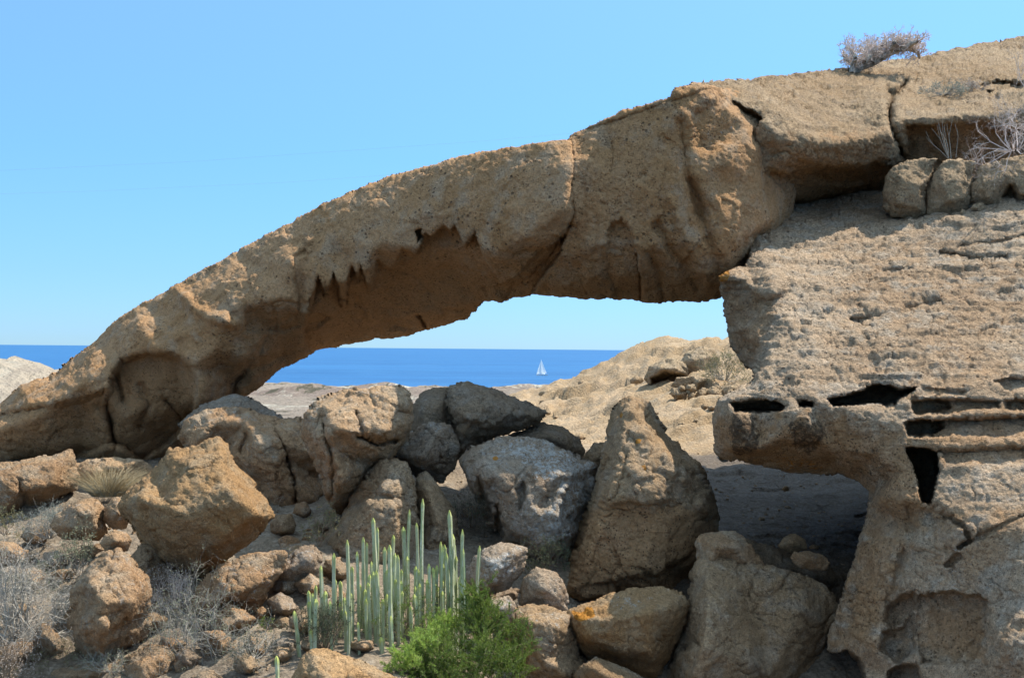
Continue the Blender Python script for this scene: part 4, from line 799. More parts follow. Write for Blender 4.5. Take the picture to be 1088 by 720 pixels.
MID = [(248, 668, 16), (300, 650, 13), (322, 668, 12), (270, 692, 10), (230, 690, 14), (345, 655, 10), (160, 668, 13), (182, 690, 11), (330, 630, 14), (306, 628, 10), (356, 612, 12), (470, 566, 14), (500, 550, 10), (345, 562, 11), (300, 566, 13), (320, 548, 9), (30, 622, 15), (60, 600, 11), (20, 650, 10), (95, 590, 9), (255, 640, 9), (215, 668, 10), (40, 575, 12), (362, 640, 9), (280, 655, 8), (200, 705, 10), (262, 712, 11), (300, 700, 8), (66, 615, 9), (8, 612, 9), (150, 650, 8), (330, 690, 8), (385, 690, 9), (520, 610, 8), (505, 660, 9), (640, 655, 8), (590, 640, 8)]
for k, (x_, y_, s_) in enumerate(MID):
    d_ = rays(np.array([x_ * 1.]), np.array([y_ * 1.]))[0]; Yv = np.linspace(9.5, 24, 300) * S; q_ = d_[None] * (Yv / d_[1])[:, None]; kk = np.argmax(q_[:, 2] < gz(q_[:, :2])); Yh = Yv[kk] / S - .12; s_ *= 1.3
    n_ = hr.choice((5, 6, 6, 7)); a0 = hr.uniform(0, 6.28); el = hr.uniform(.6, .85)
    out = [(x_ + s_ * hr.uniform(.75, 1.25) * math.cos(a0 + 2 * math.pi * j / n_), y_ - s_ * .45 - s_ * el * hr.uniform(.75, 1.2) * math.sin(a0 + 2 * math.pi * j / n_)) for j in range(n_)]
    kd, mt = (('tan', 'boulder'), ('grey', 'boulder_grey'), ('brown', 'boulder_plain'), ('tan', 'boulder'))[k % 4]
    rock('angular %s rock half bedded in the rubble slope among the boulders' % kd, out, [(x_ + hr.uniform(-.3, .3) * s_, y_ - s_ * .5, -.016 * s_), (x_ + hr.uniform(-.4, .4) * s_, y_ - s_ * .1, -.02 * s_)], Yh, mt, name='rock', cat='rock', group='angular %s rocks of the rubble' % kd, seed=400 + k)
# ------------------------------------------------------------------ plants
def tubes(segs, sides=3):
    """segs: array (n,8) = p0,r0,p1,r1 -> verts, quads"""
    s = np.array(segs, float); n = len(s)
    d = s[:, 4:7] - s[:, 0:3]; d /= np.maximum(np.linalg.norm(d, axis=1), 1e-9)[:, None]
    ref = np.where(np.abs(d[:, 2:3]) < .9, np.array([[0, 0, 1.]]), np.array([[1., 0, 0]]))
    a = np.cross(d, ref); a /= np.linalg.norm(a, axis=1)[:, None]; b = np.cross(d, a)
    V = np.zeros((n, 2 * sides, 3))
    for k in range(sides):
        t = 2 * math.pi * k / sides; o = a * math.cos(t) + b * math.sin(t)
        V[:, k] = s[:, 0:3] + o * s[:, 3:4]; V[:, sides + k] = s[:, 4:7] + o * s[:, 7:8]
    base = (np.arange(n) * 2 * sides)[:, None]
    Q = np.concatenate([base + np.array([[k, (k + 1) % sides, sides + (k + 1) % sides, sides + k]]) for k in range(sides)])
    return V.reshape(-1, 3), Q

def leaves(P, D, L, Wd, rng, bend=.3):
    """one small folded leaf at each point P pointing along D"""
    n = len(P); r = rng.normal(size=(n, 3)); a = np.cross(D, r); a /= np.maximum(np.linalg.norm(a, axis=1), 1e-9)[:, None]
    L = np.broadcast_to(L, (n,))[:, None]; Wd = np.broadcast_to(Wd, (n,))[:, None]
    mid = P + D * L * .5 + np.cross(a, D) * L * bend * .3
    V = np.stack([P, mid + a * Wd, P + D * L, mid - a * Wd], 1).reshape(-1, 3)
    Q = np.arange(4 * n).reshape(n, 4)
    return V, Q

def grow(rng, base, stems, length, spread, r0, levels, kids, curl=.35, up=.25, lean=(0, 0, 0), shrink=.68):
    segs = []; tips = []
    lean = np.array(lean)
    def rec(p, d, L, r, lv):
        nseg = 2; q = p
        for _ in range(nseg):
            d2 = d + rng.normal(size=3) * curl * .5 + np.array([0, 0, up * .3]) + lean * .2
            d2 /= np.linalg.norm(d2); e = q + d2 * L / nseg
            segs.append((*q, r, *e, r * .8)); q = e; d = d2; r *= .85
        if lv == 0:
            tips.append((*q, *d)); return
        for _ in range(kids):
            dd = d + rng.normal(size=3) * curl + np.array([0, 0, up * .4]) + lean * .3
            dd /= np.linalg.norm(dd)
            rec(q, dd, L * shrink * rng.uniform(.75, 1.2), r * .72, lv - 1)
    for k in range(stems):
        t = rng.uniform(0, 2 * math.pi); e = math.sqrt(rng.uniform(0, 1)) * spread
        d = np.array([math.cos(t) * e, math.sin(t) * e, 1 - .6 * e * e]); d /= np.linalg.norm(d)
        rec(np.array(base) + np.array([math.cos(t), math.sin(t), 0]) * .06 * length * 3, d, length * rng.uniform(.75, 1.2), r0 * rng.uniform(.7, 1.1), levels)
    return np.array(segs), np.array(tips)

M['twig_pale'] = simple_mat('pale_twigs', (.40, .36, .30), .9, .35, 9.)
M['twig_grey'] = simple_mat('grey_twigs', (.38, .345, .29), .9, .4, 9.)
M['twig_brown'] = simple_mat('brown_twigs', (.22, .165, .115), .9, .35, 9.)
M['twig_dark'] = simple_mat('dark_twigs', (.09, .07, .055), .9, .3, 9.)
M['twig_pink'] = simple_mat('pinkish_twigs', (.74, .62, .55), .9, .35, 9.)
M['leaf_sage'] = simple_mat('sage_leaves', (.27, .285, .185), .8, .35, 5., trans=.25)
M['leaf_olive'] = simple_mat('olive_leaves', (.25, .24, .12), .8, .35, 5., trans=.25)
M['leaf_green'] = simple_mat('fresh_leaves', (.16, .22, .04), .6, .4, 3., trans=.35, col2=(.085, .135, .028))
M['leaf_sunlit'] = simple_mat('sunlit_leaves', (.34, .46, .10), .6, .3, 3., trans=.35)  # sunlight on the green bush, put into a paler leaf colour
M['leaf_dark'] = simple_mat('dull_green_leaves', (.085, .10, .055), .8, .35, 5., trans=.2)
M['straw'] = simple_mat('dry_straw', (.56, .45, .27), .8, .3, 7., trans=.3)
M['straw_grey'] = simple_mat('bluish_grass', (.30, .32, .27), .8, .3, 7., trans=.25)
M['litter'] = simple_mat('dry_leaves', (.55, .47, .40), .9, .35, 7., trans=.2)

def plant_root(name, label, cat, p, group=None):
    o = bpy.data.objects.new(name, None); COL.objects.link(o); o.location = p
    return tag(o, label, cat, group)

def shrub(label, px, py, Y, wpx, hpx, twig='twig_grey', leaf=None, nleaf=0, leaf_len=.03, leaf_w=.006, stems=16, levels=3, kids=3, curl=.5, up=.15, lean=(0, 0, 0), r0=.008, seed=0, name='dry_shrub', cat='shrub', group='shrubs on the rubble slope', foliage='foliage', spread=1.15, fleaf=1., trunk=None):
    rng = np.random.default_rng(seed + 100)
    p = P1(px, py, Y); m = Y * S / F
    root = plant_root(name, label, cat, p, group)
    segs, tips = grow(rng, (0, 0, 0), stems, .45 * hpx * m, spread, r0, levels, kids, curl, up, lean)
    # bring the bush to the size it has: half-width and height
    ex = np.percentile(np.abs(tips[:, 0]), 92); ez = np.percentile(tips[:, 2], 95)
    k = np.array([wpx * m * .5 / ex, wpx * m * .5 / ex, hpx * m / ez])
    for a in (0, 4): segs[:, a:a + 3] *= k
    tips[:, :3] *= k
    V, Q = tubes(segs)
    mesh_np('twigs', V, Q, M[twig], root, smooth=False)
    if leaf:
        tp = segs[rng.integers(0, len(segs), nleaf)]; t = rng.uniform(0, 1, (nleaf, 1))
        # leaves sit on the finer twigs
        thin = tp[:, 3] < r0 * .75
        tp = tp[thin]; t = t[thin]
        P = tp[:, 0:3] * (1 - t) + tp[:, 4:7] * t
        D = (tp[:, 4:7] - tp[:, 0:3]); D /= np.linalg.norm(D, axis=1)[:, None]
        D = D + rng.normal(size=D.shape) * .6 * fleaf; D /= np.linalg.norm(D, axis=1)[:, None]
        V, Q = leaves(P, D, leaf_len * rng.uniform(.6, 1.3, len(P)), leaf_w * rng.uniform(.7, 1.3, len(P)), rng)
        mesh_np(foliage, V, Q, M[leaf], root, smooth=False)
    return root

def tuft(label, px, py, Y, wpx, hpx, n, mat, seed=0, name='grass_tuft', wid=.004, spread=.9, cat='grass tuft', mat2=None, lean=0.):
    rng = np.random.default_rng(seed + 7); m = Y * S / F
    root = plant_root(name, label, cat, P1(px, py, Y))
    def blades(n, sc_, mt, nm):
        segs = []
        for _ in range(n):
            t = rng.uniform(0, 2 * math.pi); rr = math.sqrt(rng.uniform(0, 1)); b = np.array([math.cos(t) * rr * wpx * m * .28, math.sin(t) * rr * wpx * m * .28, 0.])
            L = hpx * m * rng.uniform(.5, 1.1) * sc_
            d = np.array([math.cos(t) * rr * spread + lean, math.sin(t) * rr * spread, 1.]) + rng.normal(size=3) * .15; d /= np.linalg.norm(d)
            q = b
            for s_ in range(4):
                e = q + d * L / 4; w0 = wid * (1 - s_ / 4.6); w1 = wid * (1 - (s_ + 1) / 4.6)
                segs.append((*q, w0, *e, w1)); q = e
                d = d + np.array([d[0] * .25, d[1] * .25, -.14]) + rng.normal(size=3) * .06; d /= np.linalg.norm(d)
        V, Q = tubes(segs); mesh_np(nm, V, Q, M[mt], root, smooth=False)
    blades(n, 1., mat, 'blades')
    if mat2: blades(n, .55, mat2, 'lower_blades')
    return root

# the spurge: a clump of candelabra stems
def cactus_mat():
    t = NT('spurge_skin'); v = t.pos()
    at = t.n('ShaderNodeAttribute', attribute_name='paint'); sp = t.n('ShaderNodeSeparateColor'); t.l(at.outputs['Color'], sp.inputs[0])
    c = t.mix(t.mr(t.noise(t.scale(v, 6, 6, 1.2), 2., 4, .6), .35, .65), (.27, .32, .17), (.39, .42, .29))
    c = t.mix(t.mr(t.noise(t.scale(v, 8, 8, 2.), 3., 5, .7), .5, .62, 0, .7), c, (.55, .55, .47))
    c = t.mix(t.mr(t.noise(v, 26, 4, .7), .58, .68, 0, .5), c, (.09, .10, .05))
    c = t.mix(sp.outputs[1], c, (.26, .34, .09))
    c = t.mix(t.mr(sp.outputs[0], .35, 1., 0, .9), c, (.42, .46, .08))
    c = t.mix(t.math('MULTIPLY', sp.outputs[2], .4), c, (.22, .19, .10))
    t.l(c, t.b.inputs['Base Color']); t.b.inputs['Roughness'].default_value = .6; t.b.inputs['Specular IOR Level'].default_value = .3
    t.l(t.bump(t.noise(v, 35, 3, .6), .3, .01), t.b.inputs['Normal'])
    return t.m
M['cactus'] = cactus_mat()
ST = [(122, 425, 140, 590), (165, 395, 173, 545), (188, 348, 190, 500), (203, 288, 207, 520), (243, 250, 250, 545), (283, 210, 286, 565), (262, 335, 263, 470), (298, 290, 300, 500), (313, 245, 318, 500), (332, 202, 336, 480),
      (343, 218, 346, 420), (357, 275, 362, 460), (362, 143, 377, 420), (375, 172, 378, 400), (397, 232, 411, 480), (412, 225, 418, 560), (424, 195, 425, 400), (437, 255, 440, 530), (454, 170, 457, 400), (473, 118, 474, 420),
      (494, 158, 497, 360), (513, 85, 517, 450), (492, 290, 498, 470), (532, 282, 535, 460), (568, 215, 571, 440), (594, 120, 597, 450), (615, 260, 618, 430), (634, 178, 637, 450), (585, 250, 588, 440), (686, 228, 688, 400),
      (387, 505, 392, 600), (416, 440, 421, 590), (316, 460, 319, 590), (475, 410, 478, 520), (277, 425, 281, 575), (231, 395, 237, 560), (217, 365, 221, 540), (178, 372, 181, 540), (379, 395, 386, 520), (322, 345, 325, 480),
      (545, 330, 548, 460), (500, 300, 504, 460), (558, 350, 562, 450), (608, 215, 610, 420), (262, 400, 262, 520), (338, 360, 342, 500), (448, 300, 452, 470), (466, 260, 468, 440), (405, 300, 408, 470), (526, 330, 529, 470), (182, 440, 186, 560), (247, 330, 246, 500), (365, 340, 368, 480), (430, 330, 434, 500), (574, 330, 577, 450), (626, 320, 628, 450), (600, 330, 603, 450), (293, 370, 297, 540)]
spurge = plant_root('candelabra_spurge', 'clump of tall leafless cactus-like spurge stems, pale green with yellow-green tips', 'spurge clump', P1(420, 650, 11.8))
crng = np.random.default_rng(5)
def stem(root, x0, y0, x1, y1, name='stem', Y=None):
    ax, ay = 270 + x0 / 2.863, 500 + y0 / 2.863; bx, by = 270 + x1 / 2.863, 500 + y1 / 2.863
    Yb = Y or (11.1 + max(0, (702 - by)) * .022 + crng.uniform(-.12, .12))
    b = np.array(P1(bx, by, Yb)); a = np.array(P1(ax, ay, Yb + crng.uniform(-.1, .1)))
    gzz = ground_z(b[0], b[1]) - .08
    if b[2] > gzz: b = b + (b - a) * min((b[2] - gzz) / max(a[2] - b[2], .1), .9)
    nr = 5 if crng.random() < .4 else 4; nring = 26; ns = nr * 2
    L = np.linalg.norm(a - b); rad = crng.uniform(.03, .043); V = []; pc = []
    ph = crng.uniform(0, 6.28); bend = crng.normal(size=2) * .011 * L
    for k in range(nring):
        t = k / (nring - 1); tt_ = min(1, t)
        tipz = (1 - tt_) * L
        r = rad * (.82 + .1 * math.sin(t * 23 + ph) * .5) * min(1, math.sqrt(max(tipz, .0) / .045 + .05))
        r *= 1 - .12 * abs(math.sin(t * 5.1 + ph)) ** 8
        c = b + (a - b) * t + np.array([bend[0], bend[1], 0]) * math.sin(t * math.pi)
        for j in range(ns):
            an = ph + 2 * math.pi * j / ns + .1 * t; ridge = (j % 2 == 0)
            q = r * (1.12 if ridge else .72)
            V.append(c + np.array([math.cos(an) * q, math.sin(an) * q, 0]))
            pc.append((max(0, 1 - tipz / .16) if not ridge else max(0, 1 - tipz / .3), crng.uniform(.5, 1.) if root.get('fresh') else max(0, .25 - tipz * .2), 1. if ridge else 0.))
    top = len(V); V.append(a + np.array([0, 0, .004])); pc.append((1, 0, 0))
    Q = []
    for k in range(nring - 1):
        for j in range(ns):
            j2 = (j + 1) % ns; Q.append((k * ns + j, k * ns + j2, (k + 1) * ns + j2, (k + 1) * ns + j))
    for j in range(0, ns, 2):
        Q.append(((nring - 1) * ns + j, (nring - 1) * ns + (j + 1) % ns, (nring - 1) * ns + (j + 2) % ns, top))
    loc = np.array(root.location)
    return mesh_np(name, np.array(V) - loc, np.array(Q), M['cactus'], root, np.array(pc), smooth=False)
for k in range(42):
    x_ = crng.uniform(165, 640); yb_ = 560 - .25 * (x_ - 165) + crng.uniform(-30, 30); ST.append((x_, yb_ - crng.uniform(90, 250), x_ + crng.uniform(-4, 8), yb_))
ST = ST[:99]
for q in ST: stem(spurge, *q)
small = plant_root('candelabra_spurge', 'single short spurge stem standing apart from the clump by the bright peaked rock', 'spurge', P1(294, 718, 10.6))
stem(small, 68, 562, 71, 640, 'stem', 10.6)
# -- green bush
def bush_green():
    rng = np.random.default_rng(3); root = plant_root('green_bush', 'feathery bright green bush at the foot of the spurge clump, its sunlit edge coloured lime', 'bush', P1(490, 725, 10.8), None)
    loc = np.array(root.location); m = 11 * S / F
    segs = []; gp, gd, lp, ld_ = [], [], [], []
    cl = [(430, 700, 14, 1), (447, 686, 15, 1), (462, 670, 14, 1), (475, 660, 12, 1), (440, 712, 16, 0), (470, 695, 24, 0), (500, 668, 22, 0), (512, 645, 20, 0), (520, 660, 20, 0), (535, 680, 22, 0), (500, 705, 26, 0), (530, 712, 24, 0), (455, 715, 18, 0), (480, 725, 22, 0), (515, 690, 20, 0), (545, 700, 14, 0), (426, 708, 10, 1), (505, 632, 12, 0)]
    for (cx, cy, r, lit) in cl:
        Yc = 10.7 + rng.uniform(-.3, .35) + (725 - cy) * .01
        c = np.array(P1(cx, cy, Yc)) - loc; R = r * m * .9
        for s_ in range(int(26 + r * 1.6)):
            d = rng.normal(size=3) + np.array([0, -.1, .5]); d /= np.linalg.norm(d)
            st = c + rng.normal(size=3) * R * .5 - np.array([0, 0, R * .4])
            q = st; dd = d.copy()
            for k in range(4):
                e = q + dd * R * .32
                segs.append((*q, .003, *e, .002))
                for _ in range(15):
                    t = rng.uniform(); lf = dd + rng.normal(size=3) * .55 + np.array([0, 0, .25]); lf /= np.linalg.norm(lf)
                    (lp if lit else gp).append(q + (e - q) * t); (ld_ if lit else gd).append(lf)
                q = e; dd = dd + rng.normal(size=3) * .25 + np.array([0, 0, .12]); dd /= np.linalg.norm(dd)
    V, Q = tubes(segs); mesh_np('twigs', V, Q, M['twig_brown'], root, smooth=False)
    for nm, P_, D_, mt in (('foliage', gp, gd, 'leaf_green'), ('lit_foliage', lp, ld_, 'leaf_sunlit')):  # lime clusters carry the sun's brightness in their leaf colour
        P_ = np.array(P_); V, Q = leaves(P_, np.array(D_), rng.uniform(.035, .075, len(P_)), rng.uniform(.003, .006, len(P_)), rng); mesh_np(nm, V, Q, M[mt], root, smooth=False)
bush_green()
G = 'shrubs on the rubble slope'
shrub('small feathery green sprig with a rusty heart against the low brown rock', 553, 700, 11.5, 26, 44, 'twig_brown', 'leaf_green', 900, .05, .005, stems=8, levels=2, kids=3, up=.5, spread=.6, seed=2, name='green_sprig', cat='sprig', group=None)
shrub('big pale grey leafless shrub beside the pillar rock, reaching the picture edge', 16, 676, 11.9, 140, 92, 'twig_grey', 'litter', 2600, .03, .006, stems=46, levels=4, kids=3, r0=.014, seed=3, lean=(.1, 0, 0), curl=.9, up=.05)
shrub('small shrub with pale yellow-green leaf tips above the big grey shrub', 84, 610, 13.6, 62, 48, 'twig_brown', 'leaf_sage', 1800, .035, .008, stems=16, levels=3, seed=4, curl=.6)
shrub('wide grey-green dry shrub below the pale speckled rock', 212, 712, 11.5, 118, 88, 'twig_grey', 'leaf_sage', 3200, .035, .006, stems=40, levels=4, kids=3, r0=.011, seed=5, curl=.9, up=.05)
shrub('pinkish dry shrub in the gap between the pillar rock and the pale speckled rock', 186, 655, 12.6, 58, 46, 'twig_pink', 'litter', 1200, .03, .007, stems=30, levels=3, seed=6)
shrub('low brown scrub below the small wedge stone at the bottom corner', 55, 716, 11.6, 85, 32, 'twig_brown', 'leaf_olive', 2600, .03, .006, stems=60, levels=3, seed=7, spread=1.4)
shrub('grey tangle of scrub in the very bottom corner', 4, 722, 11., 60, 40, 'twig_brown', 'litter', 1200, .03, .006, stems=40, levels=3, seed=8)
shrub('blue-grey low shrub in the hollow under the pale ledge', 52, 572, 14.6, 56, 34, 'twig_grey', 'straw_grey', 1600, .035, .006, stems=36, levels=3, seed=9)
shrub('olive tuft of scrub at the picture edge below the pale ledge', 6, 568, 15., 42, 30, 'twig_brown', 'leaf_olive', 1400, .035, .007, stems=14, levels=3, seed=10)
shrub('dull green shrub between the white-crusted boulder and the pointed boulder', 582, 612, 13.7, 48, 40, 'twig_dark', 'leaf_dark', 2600, .035, .006, stems=22, levels=3, seed=11, up=.3)
shrub('yellowish small shrub in the shadowed cleft above the brown pyramid', 340, 580, 14.2, 36, 40, 'twig_brown', 'leaf_olive', 900, .035, .008, stems=10, levels=3, seed=12, up=.35)
shrub('grey scrub in shade beneath the yellowish small shrub', 322, 640, 12.8, 50, 26, 'twig_brown', 'leaf_dark', 700, .03, .006, stems=14, levels=3, seed=13)
shrub('dark grassy scrub at the base of the spurge clump', 345, 690, 11.2, 56, 50, 'twig_brown', 'leaf_dark', 2200, .05, .005, stems=24, levels=3, seed=14, up=.5)
shrub('dark undergrowth behind the green bush among the spurge stems', 430, 672, 11.9, 90, 46, 'twig_brown', 'leaf_green', 3000, .05, .005, stems=26, levels=3, seed=15, up=.5)
shrub('bright green weed in the shadow below the knobbly grey rock', 284, 668, 11.9, 16, 12, 'twig_brown', 'leaf_green', 300, .03, .006, stems=8, levels=2, seed=16, name='weed', cat='weed')
shrub('dry grey bush on the hill above the rubble wall', 770, 404, 33.6, 48, 30, 'twig_grey', 'leaf_olive', 2600, .07, .014, stems=26, levels=3, r0=.02, seed=17, name='dry_bush', group=None)
shrub('blue-grey cushion of scrub on the cap slab, larger of two', 1002, 101, 19.6, 44, 13, 'twig_grey', 'straw_grey', 1500, .05, .008, stems=28, levels=3, seed=18, spread=1.4, r0=.009, name='cushion_scrub', group='cushions of scrub on the cap slab')
shrub('brownish cushion of scrub on the cap slab, smaller of two', 1034, 98, 19.9, 30, 12, 'twig_brown', 'litter', 900, .05, .008, stems=20, levels=3, seed=19, spread=1.4, r0=.009, name='cushion_scrub', group='cushions of scrub on the cap slab')
shrub('bare whitish shrub with contorted twigs at the edge above the shelf blocks', 1078, 160, 16.9, 86, 56, 'twig_pink', 'litter', 700, .03, .006, stems=20, levels=4, kids=3, r0=.014, seed=20, curl=.7, name='bare_shrub', group=None)
shrub('another pale leafless shrub higher on the cap slab at the picture edge', 1090, 92, 19.3, 40, 40, 'twig_pink', None, 0, stems=8, levels=3, kids=3, r0=.013, seed=21, curl=.6, name='bare_shrub', group=None)
shrub('thin upright dead twigs in front of the shaded slab face', 1012, 168, 16.8, 44, 42, 'twig_pale', None, 0, stems=7, levels=1, kids=2, r0=.009, seed=22, curl=.25, up=.4, spread=.7, name='dead_twigs', cat='dead plant', group=None)
shrub('low grey scrub between the pillar rock and the sandy bottom slab', 118, 712, 11.2, 60, 26, 'twig_grey', 'leaf_sage', 1200, .03, .006, stems=34, levels=3, seed=31, spread=1.3)
shrub('brown dead scrub at the foot of the ochre boulder', 176, 628, 12.8, 44, 28, 'twig_brown', 'litter', 900, .03, .006, stems=26, levels=3, seed=32)
shrub('sparse grey scrub in the shadow left of the spurge clump', 268, 700, 11.0, 56, 28, 'twig_grey', 'leaf_dark', 800, .03, .006, stems=26, levels=3, seed=33)
shrub('grey twiggy scrub on the slope right above the knobbly grey rock', 322, 606, 13.2, 40, 22, 'twig_pale', 'leaf_olive', 700, .03, .006, stems=22, levels=3, seed=34)
shrub('pale scrub at the picture edge between two small stones', 14, 640, 12.4, 90, 40, 'twig_pale', 'leaf_sage', 1600, .03, .006, stems=40, levels=3, seed=35)
shrub('dark twiggy scrub in the cleft under the white-crusted boulder', 500, 560, 15.0, 40, 34, 'twig_dark', 'leaf_dark', 1200, .03, .006, stems=26, levels=3, seed=36)
tuft('blond dry grass tuft with blue-grey lower blades under the arch foot', 116, 526, 16.2, 64, 42, 900, 'straw', 1, wid=.0042, mat2='straw_grey', lean=.1)
tuft('little straw tuft beside the low flat slab', 60, 552, 15.0, 26, 22, 120, 'straw_grey', 2, wid=.005)
# dark contorted trunk of the big grey shrub
ds = [(88, 690, 70, 655, .02), (70, 655, 62, 640, .018), (70, 655, 80, 625, .016), (80, 625, 86, 612, .012), (88, 690, 74, 668, .018), (74, 668, 60, 650, .012)]
# ------------------------------------------------------------------ the wind-bent tree on the skyline
def skyline_tree():
    Y0 = 21.7; rng = np.random.default_rng(9)
    root = plant_root('windswept_tree', 'low windswept leafless tree leaning over on the skyline of the cap slab', 'tree', P1(906, 74, Y0)); loc = np.array(root.location)
    P = lambda x, y, dy=0: np.array(P1(x, y, Y0 + dy)) - loc
    limbs = [[(905, 78), (906, 70), (909, 62), (905, 54), (899, 50)], [(905, 77), (914, 70), (926, 67), (936, 62), (948, 56), (958, 52), (966, 50)], [(912, 71), (918, 62), (920, 54), (924, 48)], [(926, 67), (932, 58), (937, 50), (941, 45)], [(936, 62), (946, 55), (950, 46), (954, 42)], [(948, 56), (960, 48), (968, 42)], [(958, 52), (968, 52), (975, 56), (977, 62)], [(960, 52), (970, 46), (975, 44)], [(918, 66), (926, 58), (931, 50)], [(908, 70), (900, 64), (896, 58)]]
    segs = []; starts = []
    for k, lb in enumerate(limbs):
        dys = np.cumsum(rng.normal(size=len(lb)) * .18) * (0 if k == 1 else 1)
        for j in range(len(lb) - 1):
            r0 = (.17 if k == 1 else .09) * (1 - j / (len(lb) + 1)); r1 = (.17 if k == 1 else .09) * (1 - (j + 1) / (len(lb) + 1))
            a, b = P(*lb[j], dys[j]), P(*lb[j + 1], dys[j + 1]); segs.append((*a, r0, *b, r1))
            if j >= 1 or k > 1: starts.append((a, b))
    V, Q = tubes(segs, 6); mesh_np('trunk', V, Q, M['twig_pale'], root)
    tw = []
    def rec(p, d, L, r, lv):
        e = p + d * L; tw.append((*p, r, *e, r * .7))
        if lv:
            for _ in range(3):
                d2 = d + rng.normal(size=3) * .6 + np.array([.12, 0, .08]); d2 /= np.linalg.norm(d2); rec(e, d2, L * .72, r * .7, lv - 1)
    for a, b in starts:
        for _ in range(15):
            p = a + (b - a) * rng.uniform(); d = rng.normal(size=3) * np.array([.7, .8, .6]) + np.array([.1, 0, .55]); d /= np.linalg.norm(d)
            rec(p, d, rng.uniform(.12, .22), .011, 2)
    tw = np.array(tw); V, Q = tubes(tw)
    mesh_np('crown', V, Q, M['twig_pink'], root, smooth=False)
    ii = rng.integers(0, len(tw), 1500); t = rng.uniform(0, 1, (1500, 1)); Pp = tw[ii, 0:3] * (1 - t) + tw[ii, 4:7] * t
    D = rng.normal(size=(1500, 3)); D /= np.linalg.norm(D, axis=1)[:, None]
    V, Q = leaves(Pp, D, rng.uniform(.04, .08, 1500), rng.uniform(.012, .022, 1500), rng); mesh_np('leaves', V, Q, M['litter'], root, smooth=False)
skyline_tree()

# ------------------------------------------------------------------ loose stones and gravel on the slope
def stone_mesh(seed, n=10):
    rng = np.random.default_rng(seed); a = np.linspace(0, math.pi, n); V = []; Q = []; m = n + 4
    for k in range(n):
        for j in range(m):
            t = 2 * math.pi * j / m; V.append((math.sin(a[k]) * math.cos(t), math.sin(a[k]) * math.sin(t) * .85, math.cos(a[k]) * .7))
    V = np.array(V)
    for _ in range(11):
        nrm = rng.normal(size=3); nrm /= np.linalg.norm(nrm); h = rng.uniform(.45, .75); dd = V @ nrm - h; V -= np.maximum(dd, 0)[:, None] * nrm
    V += fbm(V + seed * 3.1, 2.2, 3, seed=seed)[:, None] * V * .16
    for k in range(n - 1):
        for j in range(m): Q.append((k * m + j, (k + 1) * m + j, (k + 1) * m + (j + 1) % m, k * m + (j + 1) % m))
    return V, np.array(Q)
srng = np.random.default_rng(77)
protos = []
for k in range(8):
    V, Q = stone_mesh(300 + k, 16)
    mt = M[('boulder', 'boulder_plain', 'boulder_grey', 'boulder')[k % 4]]
    me_o = mesh_np('stone', V, Q, mt, None, np.zeros((len(V), 4)), smooth=False, link=False); protos.append(me_o)
regions = [((5, 210), (545, 715)), ((160, 345), (590, 715)), ((490, 610), (580, 660)), ((290, 360), (540, 640)), ((770, 900), (540, 610))]
def ground_at(px, py):
    d = rays(np.array([px]), np.array([py]))[0]
    Yv = np.linspace(9, 40, 400) * S; q = d[None] * (Yv / d[1])[:, None]; gzv = gz(q[:, :2])
    k = np.argmax(q[:, 2] < gzv); return q[k]
kinds = ['tan', 'brown', 'grey', 'tan']
for k in range(190):
    (xa, xb), (ya, yb) = regions[k % 4 if k < 176 else 4]
    p = ground_at(srng.uniform(xa, xb), srng.uniform(ya, yb))
    o = protos[k] if k < 8 else protos[k % 8].copy()
    COL.objects.link(o); sz = (.045 + .24 * srng.random() ** 2.2) * (1 if k < 176 else .5); o.location = Vector(p) + Vector((0, 0, .2 * sz))
    o.scale = (sz, sz * srng.uniform(.8, 1.2), sz * srng.uniform(.6, 1.)); o.rotation_euler = (srng.uniform(-.4, .4), srng.uniform(-.4, .4), srng.uniform(0, 6.28))
    kd = kinds[k % 4]
    tag(o, 'small loose %s stone lying on the rubble among the boulders and scrub' % kd, 'stone', 'loose %s stones on the rubble' % kd)
def gravel():
    VV, QQ, off = [], [], 0; n = 5200; bases = [stone_mesh(500 + k, 5) for k in range(6)]
    u = srng.uniform(-.5, .5, n); y = np.exp(srng.uniform(math.log(10 * S), math.log(26 * S), n)); g = np.stack([u * y, y], -1); z = gz(g)
    p3_ = np.concatenate([g, z[:, None]], 1)
    z = z + .16 * fbm(p3_, .7, 3, seed=3) * np.clip(y / 30, .5, 2.2)
    for k in range(n):
        V, Q = bases[k % 6]; s_ = .012 + .05 * srng.random() ** 3; t = srng.uniform(0, 6.28); c, s2 = math.cos(t), math.sin(t)
        R_ = np.array([[c, -s2, 0], [s2, c, 0], [0, 0, .8]]); VV.append(V @ R_.T * s_ + np.array([g[k, 0], y[k], z[k] + s_ * .3])); QQ.append(Q + off); off += len(V)
    tag(mesh_np('gravel', np.concatenate(VV), np.concatenate(QQ), M['boulder_plain'], None, np.zeros((off, 4)), smooth=False), 'fine gravel strewn over the slope between the boulders', 'gravel', kind='stuff')
gravel()

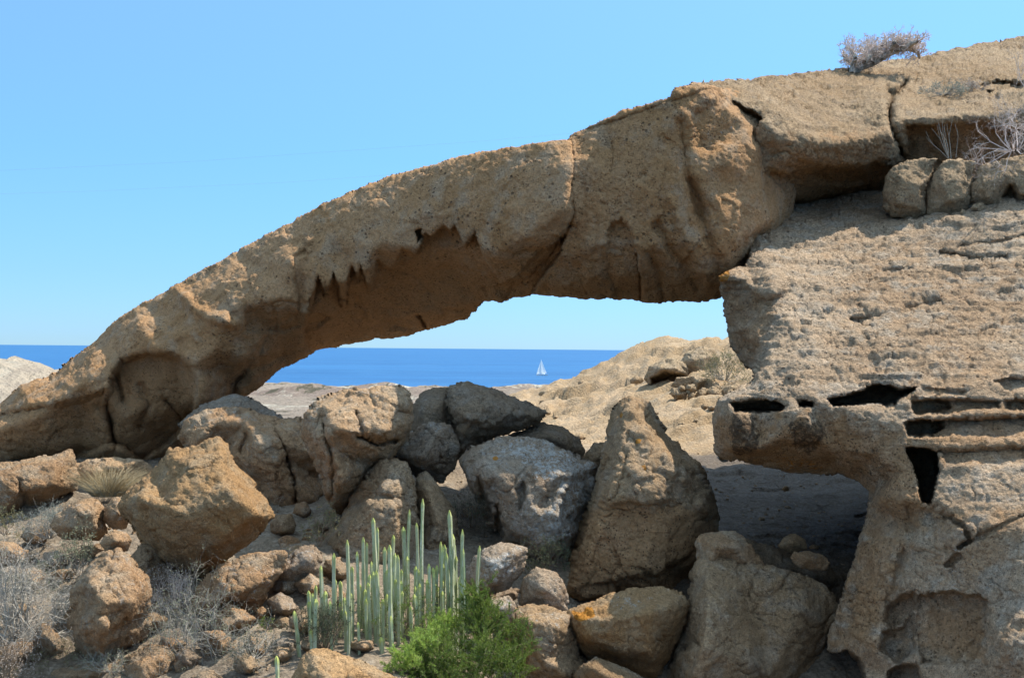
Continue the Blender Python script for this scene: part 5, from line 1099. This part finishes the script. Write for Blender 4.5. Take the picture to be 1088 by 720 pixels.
# ------------------------------------------------------------------ sailing boat, cables
def sailboat():
    d = 1290.; px, py = 576, 397; Yl = d / S
    root = plant_root('sailboat', 'small white sailing boat under full sail on the blue sea', 'sailboat', (P1(px, py, Yl).x, d, SEA_Z))
    white = simple_mat('sailcloth', (.88, .89, .88), .7, .05, 1., trans=.65); hullm = simple_mat('hull_paint', (.80, .81, .80), .35, .05, 1., spec=.5); alu = simple_mat('mast_metal', (.6, .6, .6), .4, .1)
    V, Q = [], []; L, B = 11., 3.0; ns = 9
    for k in range(ns):
        t = k / (ns - 1); x = (t - .5) * L; b = B / 2 * (math.sin(min(1, (1 - t) * 1.25 + .0) * math.pi / 2) ** .8) * (1 if t > .15 else .8 + t); b = max(b, .04)
        top = 1.1 + .35 * t ** 2
        V += [(x, -b, top), (x, -b * .8, .25), (x, 0, -.35), (x, b * .8, .25), (x, b, top)]
    for k in range(ns - 1):
        for j in range(4): Q.append((k * 5 + j, k * 5 + j + 1, k * 5 + 6 + j, k * 5 + 5 + j))
        Q.append((k * 5, k * 5 + 5, k * 5 + 9, k * 5 + 4))
    Q.append((0, 4, 3, 1)); 
    hull = mesh_np('hull', np.array(V), np.array(Q), hullm, root, smooth=False)
    V, Q = tubes([(1., 0, .8, .1, 1., 0, 15.4, .06), (1., 0, 2.1, .08, -4.2, .3, 2.1, .06)], 6); mesh_np('mast', V, Q, alu, root)
    def sail(nm, A_, B_, C_, belly):
        n = 8; V, Q = [], []
        A_, B_, C_ = map(np.array, (A_, B_, C_))
        for sgn in (0, .04):
            for i_ in range(n + 1):
                for j in range(n + 1):
                    t = i_ / n; s_ = j / n; p = (B_ + (C_ - B_) * s_) * (1 - t) + A_ * t
                    p = p + np.array([0, belly * math.sin(math.pi * s_) * (1 - t) * (t + .3) + sgn, 0]); V.append(p)
        for h in (0, 1):
            for i_ in range(n):
                for j in range(n):
                    a = h * (n + 1) ** 2 + i_ * (n + 1) + j; Q.append((a, a + 1, a + n + 2, a + n + 1))
        mesh_np(nm, np.array(V), np.array(Q), white, root)
    sail('mainsail', (.9, 0, 15.), (.9, 0, 2.3), (-4.1, .3, 2.3), .6); sail('jib', (1.1, 0, 13.8), (5.3, 0, 1.5), (1.3, .5, 1.7), .6)
    V, Q = tubes([(-2.6, 0, 1.15, 1.0, .8, 0, 1.75, .7)], 8); mesh_np('cabin', V, Q, hullm, root)
    root.rotation_euler = (.05, 0, math.pi + .15); root.scale = (1.2, 1.2, 1.2)
sailboat()
cm = simple_mat('cable_wire', (.22, .23, .25), .6, .1)
for lab, pts in (('upper faint power cable strung across the sky behind the arch', [(-60, 184), (200, 172), (500, 151), (640, 139)]), ('lower faint power cable strung across the sky behind the arch', [(-60, 208), (100, 203), (300, 194), (470, 182)])):
    q = np.array(pts, float); t = np.linspace(0, 1, 24); tq = np.linspace(0, 1, len(q)); xx, yy_ = np.interp(t, tq, q[:, 0]), np.interp(t, tq, q[:, 1])
    W3 = unp(xx, yy_, np.linspace(75, 95, 24)); V, Q = tubes([(*W3[k], .005, *W3[k + 1], .005) for k in range(23)], 5)
    tag(mesh_np('power_cable', V, Q, cm), lab, 'cable', 'power cables')
